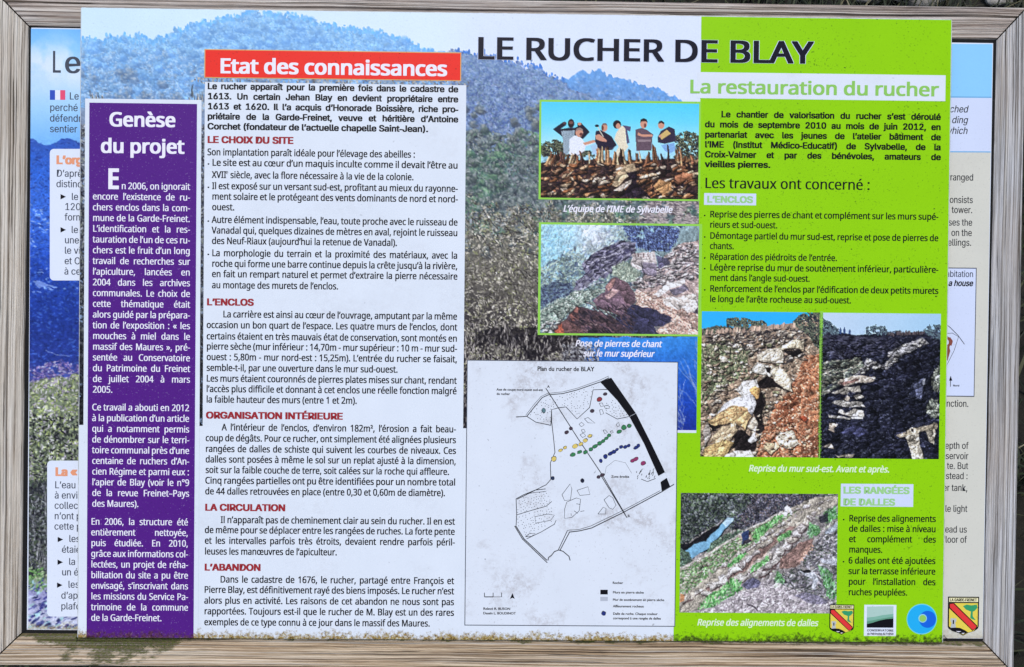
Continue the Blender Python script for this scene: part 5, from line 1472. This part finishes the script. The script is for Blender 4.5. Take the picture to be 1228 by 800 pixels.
# rows of slabs, one colour to a row
for col_, items in (((60, 130, 84), [(FD, 342, 412, 14, 9), (FD, 368, 388, 14, 12), (FD, 398, 379, 12, 9), (FD, 80, 542, 15, 10), (FD, 118, 527, 14, 8), (FD, 151, 528, 12, 9), (FD, 181, 512, 11, 9), (FD, 205, 495, 14, 9), (FD, 230, 478, 13, 9), (FD, 250, 466, 12, 8), (FD, 268, 450, 12, 7), (FD, 283, 433, 10, 8)]),
                    ((40, 54, 120), [(FD, 237, 576, 9, 10), (FD, 263, 552, 11, 11), (FD, 292, 535, 14, 9), (FD, 310, 526, 13, 9), (FD, 328, 513, 10, 6), (FD, 352, 498, 10, 8), (FD, 376, 498, 12, 8), (FD, 394, 491, 10, 7), (FD, 436, 502, 13, 8), (FD, 449, 490, 9, 8), (FC, 789, 267, 13, 12)]),
                    ((226, 202, 110), [(FD, 92, 494, 15, 12), (FD, 125, 482, 13, 8), (FD, 150, 462, 12, 10), (FD, 176, 436, 12, 8), (FD, 10, 518, 12, 7), (FD, 36, 502, 10, 7), (FA, 457, 521, 12, 11)]),
                    ((150, 60, 104), [(FD, 416, 576, 11, 8), (FD, 434, 567, 15, 9), (FD, 476, 590, 14, 11)]),
                    ((150, 60, 66), [(FD, 230, 230, 14, 11)]),
                    ((74, 60, 72), [(FD, 262, 200, 10, 7), (FD, 189, 296, 10, 9), (FD, 44, 416, 12, 8), (FD, 68, 394, 10, 8), (FD, 224, 668, 9, 8), (FD, 246, 657, 12, 8), (FD, 133, 688, 9, 11)]),
                    ((44, 56, 84), [(FB, 358, 76, 12, 12), (FB, 562, 94, 11, 14)]), ((96, 130, 136), [(FA, 408, 289, 8, 11)])):
    mi = print_mat('plan ink', col_, speck=.2, grime=0)
    for fr, x, y, rx, ry in items:
        g = Geo(); gl = Geo()
        q = pf([(x, y)], fr)[0]; s = .001 / fr[2]
        an = .45 if rx > ry else .2
        gl.ell(q[0], q[1], (rx + 2.4) * s, (ry + 2.4) * s, ZF + 4.4 * LAY, an, 9, .12)
        g.ell(q[0], q[1], rx * s, ry * s, ZF + 5 * LAY, an, 9, .12)
        gl.obj('slab_outline', M_thin, plan)
        g.obj('slab_symbol', mi, plan)
# hatched zone, scale bar, arrow, lettering
g = Geo()
for k in range(26):
    x, y = 850 + rr.uniform(0, 90), 575 + rr.uniform(0, 45); g.line(pf([(x, y), (x + rr.uniform(2, 7), y - rr.uniform(6, 12))], FA), .0007, zz)
g.obj('eroded_zone_hatching', M_thin, plan)['kind'] = 'stuff'; g = Geo()
for x in (101, 151, 200): g.line(pf([(x, 148), (x, 172)], FC), .0008, zz)
g.line(pf([(101, 172), (152, 172)], FC), .0010, zz + LAY); g.line(pf([(152, 172), (200, 172)], FC), .0005, zz + LAY)
g.obj('scale_bar', M_ink, plan); g = Geo()
g.poly(pf([(248, 184), (263, 150), (276, 184), (263, 177)], FC), zz)
g.obj('north_arrow', M_ink, plan); g = Geo()
g = Geo(); g.poly(pf([(770, 172), (813, 172), (813, 196), (770, 196)], FC), zz); g.obj('key_swatch', print_mat('grey hatch ink', (186, 192, 204), speck=.6, grime=0), plan)
use(G_BASE); tx = Text(zz, 5.2, .05); tx.line('Plan du rucher de BLAY', 644.3, 444.6, 712.6); tx.obj('plan_title', M_ink, plan)
use(G_BASE); tx = Text(zz, 2.8, .06)
for s, x, y, x1 in (('Axe de coupe nord-ouest sud-est', 595.5, 468.4, 651), ('du rucher', 595.5, 473.6, 611.5), ('A', 656.2, 465.0, 659.2), ('B', 752.6, 620, 755.0), ('Zone érodée', 733, 572.8, 754.5),
                    ('Rocher', 734.6, 700.2, 747), ('Murs en pierre sèche', 734.8, 711.6, 772), ('Mur de soutènement en pierre sèche', 734.8, 720.4, 796.5), ('Affleurement rocheux', 735, 728.2, 772), ('Dalle de ruche. Chaque couleur', 735, 737.2, 788.5), ('correspond à une rangée de dalles', 735, 742.6, 792.5),
                    ('Relevé R. BUSON', 579.4, 731.2, 612), ('Dessin L. BOUDINOT', 579.4, 736.6, 618.5)):
    tx.line(s, x, y, x1)
tx.obj('plan_lettering', M_ink, plan)

# ================================================================== logos
M_cy = print_mat('shield yellow ink', (236, 214, 84), speck=.2, grime=.0); M_cr = print_mat('shield red ink', (232, 60, 60), speck=.1, grime=0)
M_cg = print_mat('shield green ink', (56, 160, 108), speck=.1, grime=0); M_cgr = print_mat('shield grey ink', (190, 196, 196), speck=.1, grime=0)
M_pale = print_mat('shield cream ink', (246, 240, 190), speck=.1, grime=0)


def crest(x0, y0, x1, y1, plane, k, parent):
    """coat of arms of the village: red bend, tower, tree, dark mound, name across the top"""
    a = rect_px(x0, y0, x1, y1, plane)
    W, H = a[2] - a[0], a[1] - a[3]
    Q = lambda pts: [(a[0] + u * W, a[1] - v * H) for u, v in pts]
    z = plane + k * LAY
    def shield(i):
        return [(i, i * .8), (1 - i, i * .8), (1 - i, .76), (1 - i - .03, .82), (.86, .88 - i * .5), (.66, .93 - i * .6), (.5, 1 - i * 1.3), (.34, .93 - i * .6), (.14, .88 - i * .5), (i + .03, .82), (i, .76)]
    g = Geo(); g.poly(Q(shield(0)), z); s = g.obj('village_crest', M_ink, parent, 'yellow shield with a red diagonal band')
    g = Geo(); g.poly(Q([(.035, .03), (.965, .03), (.965, .135), (.035, .135)]), z + LAY); g.obj('name_band', M_pale, s)
    g = Geo(); g.poly(Q([(.04, .165), (.96, .165), (.96, .76), (.84, .875), (.66, .92), (.5, .975), (.34, .92), (.16, .875), (.04, .76)]), z + LAY); g.obj('shield_field', M_cy, s)
    g = Geo(); g.poly(Q([(.04, .165), (.20, .165), (.95, .74), (.93, .80), (.80, .875), (.04, .30)]), z + 2 * LAY); g.obj('bend_outline', M_ink, s)
    g = Geo(); g.poly(Q([(.06, .19), (.17, .178), (.92, .75), (.90, .80), (.80, .85), (.06, .275)]), z + 3 * LAY); g.obj('red_bend', M_cr, s)
    g = Geo(); g.poly(Q([(.48, .24), (.60, .20), (.75, .22), (.92, .20), (.95, .28), (.86, .36), (.80, .38), (.80, .50), (.90, .60), (.80, .58), (.72, .54), (.74, .38), (.58, .33)]), z + 2 * LAY); g.obj('tree_emblem', M_cg, s)
    g = Geo(); g.poly(Q([(.09, .56), (.13, .54), (.16, .57), (.20, .54), (.24, .57), (.28, .54), (.27, .64), (.24, .66), (.27, .82), (.09, .82), (.12, .66), (.09, .64)]), z + 2 * LAY); g.obj('tower_emblem', M_cgr, s)
    g = Geo(); g.poly(Q([(.16, .60), (.20, .60), (.20, .70), (.16, .70)]), z + 3 * LAY); g.poly(Q([(.04, .76), (.10, .80), (.24, .79), (.40, .80), (.56, .86), (.66, .915), (.5, .965), (.34, .92), (.14, .87)]), z + 2.5 * LAY); g.obj('mound_emblem', M_ink, s)
    g = Geo(); g.poly(Q([(.26, .88), (.44, .885), (.36, .91)]), z + 3.2 * LAY); g.poly(Q([(.44, .93), (.55, .925), (.5, .955)]), z + 3.2 * LAY); g.obj('mound_highlight', M_white_ink, s)
    tx = Text(z + 2 * LAY, (y1 - y0) * .07, .06, grow=1)
    tx.line('LA GARDE-FREINET', x0 + (x1 - x0) * .06, y0 + (y1 - y0) * .115, x0 + (x1 - x0) * .94, plane=plane)
    tx.obj('crest_lettering', M_ink, s)


use(G_GROT)
crest(994.7, 724.7, 1023.8, 761.2, ZF, 5, panel)
lg = sheet('heritage_logo', 1036.4, 725.2, 1074.3, 762.8, 3, M_backwhite, panel, label='white square logo with a green landscape and black hill')
a = rect_px(1039.6, 726.6, 1071.0, 752.6, ZF)
Q = lambda pts: [(a[0] + u * (a[2] - a[0]), a[1] - v_ * (a[1] - a[3])) for u, v_ in pts]
M_l1 = print_mat('pale sage ink', (176, 208, 198), speck=.1, grime=0); M_l2 = print_mat('sage ink', (130, 184, 164), speck=.1, grime=0); M_l3 = print_mat('dark sage ink', (100, 156, 130), speck=.1, grime=0)
for nm, mm, pts, k in (('logo_sky', M_l1, [(0, .03), (1, 0), (1, 1), (0, 1)], 4), ('logo_far_hill', M_l2, [(0, .54), (.3, .50), (.6, .42), (1, .36), (1, 1), (0, 1)], 5), ('logo_near_hill', M_l3, [(0, .72), (.4, .62), (.7, .55), (1, .48), (1, 1), (0, 1)], 6), ('logo_black_hill', M_ink, [(0, .84), (.2, .78), (.5, .66), (.75, .60), (1, .58), (1, 1), (0, 1)], 7)):
    g = Geo(); g.poly(Q(pts), ZF + k * LAY); g.obj(nm, mm, lg)
tx = Text(ZF + 5 * LAY, 2.5, .04); tx.line('CONSERVATOIRE', 1039.6, 757.0, 1071.4); tx.line('du Patrimoine du Freinet', 1039.6, 761.0, 1071.4); tx.obj('logo_lettering', M_navy, lg)
g = Geo(); q = pf([(1105.3, 742.4)], (0, 0, 1))[0]
g.ell(q[0], q[1], .0183, .0185, ZF + 3 * LAY, n=48); rl = g.obj('ring_logo', print_mat('pale cyan ink', (112, 212, 236), speck=.1, grime=0), panel, 'round blue logo of nested circles')
for nm, px_, r, cc, k in (('ring_disc', (1105.3, 742.4), .0174, (36, 178, 240), 4), ('inner_disc', (1112.2, 742.6), .0103, (24, 104, 222), 5), ('pale_ring', (1106.2, 741.4), .0052, (150, 214, 226), 6), ('green_centre', (1106.3, 741.5), .0041, (150, 206, 100), 7)):
    g = Geo(); q = pf([px_], (0, 0, 1))[0]; g.ell(q[0], q[1], r, r, ZF + k * LAY, n=40); g.obj(nm, print_mat(nm + ' ink', cc, speck=.1, grime=0), rl)

# ================================================================== rear panel, in the rebate of the frame
RB = T @ Matrix.Rotation(math.radians(-0.16), 4, 'Z')
rear = root('rear_information_panel', 'faded bilingual information panel mostly hidden behind the front panel', 'information panel')
# corners measured at the four visible corners of the rear panel
RC = [tuple(map(float, unp(x, y, ZB))) for x, y in ((37.6, 33.2), (1191, 51.8), (1178.6, 766), (32.2, 755.2))]
vs = [(x, y, zq) for zq in (ZB - .003, ZB) for x, y in RC]
fs = [[0, 1, 2, 3], [7, 6, 5, 4], [0, 4, 5, 1], [1, 5, 6, 2], [2, 6, 7, 3], [3, 7, 4, 0]]
mesh_obj('panel_board', vs, fs, M_backwhite, rear)


def strip(name, pts, k, mat, label=None):
    g = Geo(); g.poly(pf_b(pts), ZB + k * LAY); return g.obj(name, mat, rear, label)


def pf_b(pts):
    p = np.asarray(pts, float); X, Y = unp(p[:, 0], p[:, 1], ZB); return np.stack([X, Y], 1)


# left part: one tall photograph under white text boxes
def rear_photo():
    c = Canvas(38.4, 34.4, 118, 754.6, ZB, 1.15, 12)
    c.r = (c.r[0] - .0012, c.r[1], c.r[2], c.r[3])
    X = c.xx / c.w * 82 + 36; Y = c.yy / c.h * 721 + 34
    c.c = grad(c, [(34, (120, 186, 246)), (60, (150, 206, 250)), (90, (196, 222, 250)), (130, (164, 210, 250)), (168, (126, 186, 244))], Y)
    cl = np.clip((c.fb(30, 4) - .42) * 5, 0, 1) * np.exp(-((Y - 75) / 26) ** 2)
    c.blend(cl * .8, (226, 236, 252))
    rid = 168 + 4 * np.sin(X / 7) + 3 * (c.fb(4, 2) - .5)
    hill = np.clip(Y - rid, 0, 1)
    c.blend(hill, grad(c, [(165, (56, 92, 178)), (200, (52, 104, 206)), (260, (66, 116, 218)), (300, (44, 84, 188)), (370, (36, 62, 146)), (430, (44, 62, 140)), (460, (84, 84, 150)), (480, (130, 130, 150))], Y + 26 * (c.fb(16, 4) - .5)))
    m = hill * (Y < 465)
    c.dabs(m, 1700, (1, 3), (.5, 1.2), (-.7, .4), [(40, 66, 150), (66, 104, 196), (30, 52, 124), (80, 118, 200)], .12, None, .5)
    c.dabs(m * (Y > 240) * (Y < 350) * (c.fb(8, 3) > .58), 160, (1, 3), (.5, 1), (-.2, .5), [(130, 170, 232), (160, 190, 240)], .1, None, .7)
    c.stroke([(54, 420), (66, 424), (82, 427)], (150, 170, 220), 1, .7); c.fill([(38, 336), (52, 338), (62, 341), (48, 345)], (150, 176, 234), .7)
    m = c.full([(34, 442), (70, 430), (98, 440), (118, 440), (118, 470), (34, 474)])
    c.dabs(m, 520, (1, 2.6), (.6, 1.2), (-1, 1), [(150, 130, 180), (110, 100, 160), (176, 176, 206), (84, 74, 130)], .12)
    m = np.clip((Y - 452 + .25 * (X - 60) + 14 * (c.fb(9, 3) - .5)) / 4, 0, 1)
    c.blend(m, (126, 136, 112))
    c.dabs(m, 5200, (1, 2.8), (.5, 1.1), (-1.8, .4), [(156, 170, 104), (196, 206, 160), (206, 204, 206), (104, 116, 92), (66, 70, 70), (170, 160, 176)], .12, .85 + .3 * c.fb(12, 3))
    c.dabs(m * (Y > 495), 2600, (1, 2.8), (.5, 1.2), (-1.8, .6), [(36, 38, 44), (60, 66, 62), (26, 26, 34), (96, 106, 84)], .15, None, .85)
    dk = (Y > 575) * (Y < 690) * 1.0
    c.blend(dk * .55, (44, 46, 54)); c.dabs(dk, 1700, (1, 2.6), (.5, 1), (-2, 1), [(30, 30, 38), (84, 86, 92), (50, 54, 60), (150, 154, 156), (70, 84, 66)], .15)
    for k in range(16):
        x0, y0 = c.rng.uniform(36, 54), c.rng.uniform(610, 690); c.stroke([(x0, y0), (x0 + c.rng.uniform(-4, 4), y0 - c.rng.uniform(10, 30))], (170, 170, 172), .8, .7)
    bt = np.clip((Y - 690) / 10, 0, 1)
    c.blend(bt, grad(c, [(690, (130, 150, 110)), (712, (150, 150, 190)), (745, (196, 200, 220)), (754, (206, 206, 190))], Y + 10 * (c.fb(9, 3) - .5)))
    c.dabs(bt, 260, (2, 5), (.7, 1.6), (-.75, -.35), [(56, 56, 130), (84, 90, 150), (40, 46, 96), (196, 204, 230), (170, 210, 214)], .1)
    c.dabs((Y > 680) * (Y < 710) * 1.0, 300, (1, 2.6), (.6, 1.1), (-1.6, -.2), [(120, 170, 96), (90, 130, 80), (170, 190, 150)], .1)
    c.finish(1.2, .12, .5, 1.06, np.clip((Y - 150) / 60, .05, 1))
    c.obj('landscape_photograph', 1, M_photo_back, rear, 'faded photo strip of blue hills, shrubs and rocks')


rear_photo()


def rounded(x0, y0, x1, y1, r):
    p = []
    for cx, cy, a0 in ((x0 + r, y0 + r, math.pi), (x1, y0, None), (x1, y1, None), (x0 + r, y1 - r, math.pi / 2)):
        if a0 is None: p.append((cx, cy)); continue
        for i in range(6):
            t = a0 + i / 5 * math.pi / 2
            p.append((cx + r * math.cos(t), cy + r * math.sin(t)))
    return p


tx = Text(ZB + 2 * LAY, 26, .03, grow=1); tx.line('L', 62.2, 87.2, 73.5, plane=ZB); tx.line('e', 77.0, 87.6, 97.5, plane=ZB); tx.obj('title_lettering', M_grey_ink, rear)
for nm, x0, x1, cc in (('flag_blue_band', 59.9, 66.1, (58, 84, 190)), ('flag_white_band', 66.1, 72.3, (236, 240, 250)), ('flag_red_band', 72.3, 78.3, (236, 84, 120))):
    strip(nm, [(x0, 108.2), (x1, 108.2), (x1, 119.8), (x0, 119.8)], 2, print_mat(nm, cc, speck=0, grime=0))
use(G_GROT)
RW = dict(weight=.02, hs=.87, grow=1.0)
tx = Text(ZB + 2 * LAY, 8.6, **RW)
for s, x, y in (('Le', 83.0, 119.4), ('perché', 59.6, 133.0), ('défendr', 59.6, 145.8), ('sentier', 59.6, 158.6)): tx.line(s, x, y, None, plane=ZB)
tx.obj('introduction_lettering', M_grey_ink, rear)
b1 = strip('text_box', rounded(59.8, 178.6, 117, 336.4, 5), 2, M_backwhite)
b2 = strip('text_box', rounded(56.6, 552.4, 117, 739.4, 5), 2, M_backwhite)
for bx_, hd, hx, hy, items, arrows in ((b1, 'L’orga', 67.6, 196.5, (("D’après", 67.6, 211.9), ('distinct', 67.4, 224.5), ('le', 85.6, 239.9), ('120', 77.5, 252.0), ('forme', 77.5, 264.4), ('le', 85.4, 279.5), ('une n', 77.4, 291.9), ('le villa', 77.3, 304.3), ('et Ou', 77.2, 316.9), ('à ces', 77.0, 329.3)), ((76, 236), (76, 275.7))),
                                     (b2, 'La «', 66.4, 570.4, (('L’eau s', 65.6, 585.5), ('à envir', 65.4, 597.8), ('collecti', 65.2, 610.1), ('n’ont pa', 65.1, 622.7), ('cette pa', 65.0, 635.1), ('les', 82.6, 650), ('étaien', 74.0, 662.8), ('la r', 82.4, 677.5), ('un éco', 74.0, 690.0), ('les', 81.6, 704.8), ('d’appr', 73.2, 717.9), ('plafon', 73.0, 730.8)), ((72.6, 647), (72.4, 674.2), (71.8, 701.7)))):
    tx = Text(ZB + 3 * LAY, 9.6, .10, hs=1.0, grow=1); tx.line(hd, hx, hy, None, plane=ZB); tx.obj('box_heading', M_orange, bx_)
    tx = Text(ZB + 3 * LAY, 8.4, **RW)
    for s, x, y in items: tx.line(s, x, y, None, plane=ZB)
    tx.obj('box_lettering', M_grey_ink, bx_)
    for x, y in arrows:
        g = Geo(); g.poly(pf_b([(x - 3.3, y - 3.2), (x + 3.3, y), (x - 3.3, y + 3.2)]), ZB + 3 * LAY); g.obj('arrow_bullet', M_ink, bx_)
# right part: sky band, pale band, beige column
strip('sky_band', [(1110, 52.4), (1190.2, 53.0), (1189.2, 116.0), (1110, 115.2)], 1, M_skyblue)
strip('pale_band', [(1110, 117.0), (1189.2, 117.6), (1188.0, 181.6), (1110, 181.2)], 1, M_lav)
strip('blue_rule', [(1110, 115.2), (1189.2, 116.0), (1189.2, 117.6), (1110, 117.0)], 1, M_midblue)
strip('blue_rule', [(1110, 181.2), (1188.0, 181.6), (1188.0, 183.0), (1110, 182.6)], 1, M_midblue)
beige = strip('beige_column', [(1100, 182.6), (1188.0, 183.0), (1178.2, 765.4), (1100, 764.8)], 1, M_beige, 'beige printed column with charcoal lettering')
tx = Text(ZB + 2 * LAY, 8.4, .02, slant=.2, hs=.84, grow=1)
for s, x, y in (('ched', 1160.6, 135.0), ('ding', 1160.4, 148.0), ('which', 1160.0, 160.8)): tx.line(s, x, y, None, plane=ZB, right=True)
tx.obj('italic_lettering', M_back_text, rear)
tx = Text(ZB + 2 * LAY, 8.2, .024, hs=.77, grow=1)
for k_, (s, x, y) in enumerate((('arranged', 1167.4, 216.7), ('consists', 1166.8, 243.7), ('a tower.', 1166.2, 255.8), ('uses the', 1166.0, 270.8), ('ws on the', 1165.6, 283.2), ('wellings.', 1165.0, 294.9), ('unction.', 1161.6, 488.0), ('depth of', 1161.4, 538.4), ('servoir', 1161.2, 550.8), ('te. But', 1161.0, 562.6), ('stead :', 1160.6, 574.7), ('er tank,', 1160.4, 588.9), ('le light', 1160.0, 614.0), ('lead us', 1159.6, 638.8), ('floor of', 1159.4, 651.0))):
    tx.line(s, x, y, None, plane=ZB, right=True)
    if k_ in (0, 2, 5, 6, 11, 12, 14):
        tx.obj('column_lettering', M_back_text, beige); tx = Text(ZB + 2 * LAY, 8.2, .024, hs=.77, grow=1)
hb = strip('house_plan_box', [(1110, 320.6), (1171.2, 321.2), (1168.4, 476.0), (1110, 475.2)], 2, M_grey_ink)
g = Geo(); g.poly(pf_b([(1110, 321.8), (1170.2, 322.3), (1167.5, 474.8), (1110, 474.2)]), ZB + 3 * LAY); g.obj('box_field', M_lav, hb)
tx = Text(ZB + 4 * LAY, 7.6, .02, hs=.80, grow=1); tx.line('habitation', 1167.2, 332.4, None, plane=ZB, right=True); tx.obj('box_lettering', M_grey_ink, hb)
tx = Text(ZB + 4 * LAY, 7.2, .05, slant=.2, hs=.82, grow=1); tx.line('of a house', 1166.4, 343.2, None, plane=ZB, right=True); tx.obj('box_heading', M_ink, hb)
FE = (1125, 310, 4.45)
pe = lambda pts: pf_b([(FE[0] + x / FE[2], FE[1] + y / FE[2]) for x, y in pts])
g = Geo(); g.poly(pe([(20, 420), (60, 415), (78, 440), (68, 480), (50, 545), (20, 590)]), ZB + 4 * LAY); g.obj('brown_floor', print_mat('brown ink', (140, 78, 66), speck=.1, grime=0), hb)
g = Geo()
for cx, cy, rx, ry, an in ((66, 412, 15, 9, -.3), (93, 422, 13, 9, -.4), (90, 447, 12, 14, .3), (72, 486, 10, 24, -.35), (50, 560, 8, 16, -.3), (46, 445, 10, 16, -.2)):
    q = pe([(cx, cy)])[0]; s = .001 / FE[2]; g.ell(q[0], q[1], rx * s, ry * s, ZB + 5 * LAY, -an, 10)
g.obj('wall_stones', M_lav, hb)
g = Geo(); g.line(pe([(20, 335), (60, 365), (105, 410), (140, 458)]), .0007, ZB + 5 * LAY); g.line(pe([(40, 400), (75, 398), (108, 418), (85, 490), (40, 580)]), .0005, ZB + 5.5 * LAY)
g.line(pe([(65, 640), (65, 684)]), .0007, ZB + 5 * LAY); g.poly(pe([(58, 652), (66, 626), (75, 652)]), ZB + 4.5 * LAY)
g.obj('house_plan_lines', M_ink, hb)
tx = Text(ZB + 5 * LAY, 2.2, .04); tx.line('Nord', 1142.6, 463.4, 1150.2, plane=ZB); tx.obj('north_lettering', M_ink, hb)
crest(1136.8, 715.4, 1173.4, 762.4, ZB, 3, rear)

# ================================================================== moss and a stray twig
n = 9000
x = np.where(RNG.rand(n) < .80, np.clip(RNG.normal(-.455, .045, n), -.525, -.33), RNG.uniform(-.52, .51, n))
near = RNG.rand(n) ** 2.2
spread = .003 + .016 * np.exp(-((x + .46) / .05) ** 2)
y = -.3775 - near * spread
h = RNG.uniform(.0004, .0014, n) * (1 - .5 * near)
az = RNG.uniform(0, 6.28, n); r = RNG.uniform(.0003, .0008, n)
V = np.zeros((n, 4, 3)); lx, ly = RNG.normal(0, .0007, n), RNG.normal(0, .0007, n)
for k in range(3):
    V[:, k, 0] = x + r * np.cos(az + k * 2.094); V[:, k, 1] = y + r * np.sin(az + k * 2.094); V[:, k, 2] = ZR - .0022
V[:, 3, 0] = x + lx; V[:, 3, 1] = y + ly; V[:, 3, 2] = ZR - .0008 + h
i = np.arange(n)[:, None] * 4
F = np.concatenate([i + np.array([[0, 1, 3]]), i + np.array([[1, 2, 3]]), i + np.array([[2, 0, 3]])])
pal = lin(np.array([(40, 48, 18), (70, 84, 28), (108, 120, 46), (28, 31, 17), (130, 124, 84)]))
cc = np.repeat(np.concatenate([pal[RNG.choice(5, n, p=(.3, .28, .14, .22, .06))] * RNG.uniform(.7, 1.2, (n, 1)), np.ones((n, 1))], 1), 4, 0)
mo = mesh_obj('moss', V.reshape(-1, 3), F, ink_attr_mat('moss', .9), col=cc)
mo.matrix_world = T
tag(mo, 'dark green moss along the bottom rail under the front panel', 'moss', kind='stuff')


def tube(pts, r0, r1, m=6):
    pts = [Vector(p) for p in pts]; vs = []; fs = []
    for k, p in enumerate(pts):
        d = (pts[min(k + 1, len(pts) - 1)] - pts[max(k - 1, 0)]).normalized(); u = d.orthogonal().normalized(); w = d.cross(u)
        rr_ = r0 + (r1 - r0) * k / (len(pts) - 1)
        for j in range(m): vs.append(p + (u * math.cos(j * 6.283 / m) + w * math.sin(j * 6.283 / m)) * rr_)
    for k in range(len(pts) - 1):
        for j in range(m): fs.append([k * m + j, k * m + (j + 1) % m, (k + 1) * m + (j + 1) % m, (k + 1) * m + j])
    return [tuple(q) for q in vs], fs


q0 = unp(1131.8, 762, ZB + .004); q1 = unp(1137.5, 769, ZR - .0005)
vs, fs = tube([(float(q0[0]), float(q0[1]), ZB + .004), (float(q0[0] * .5 + q1[0] * .5) + .0004, float(q0[1] * .5 + q1[1] * .5), -.003), (float(q1[0]), float(q1[1]), ZR + .0003)], .0006, .0004)
tw = mesh_obj('dry_twig', vs, fs, M_dark); tw.matrix_world = T
tag(tw, 'short dark twig caught beside the lower lime green corner of the front panel', 'twig')
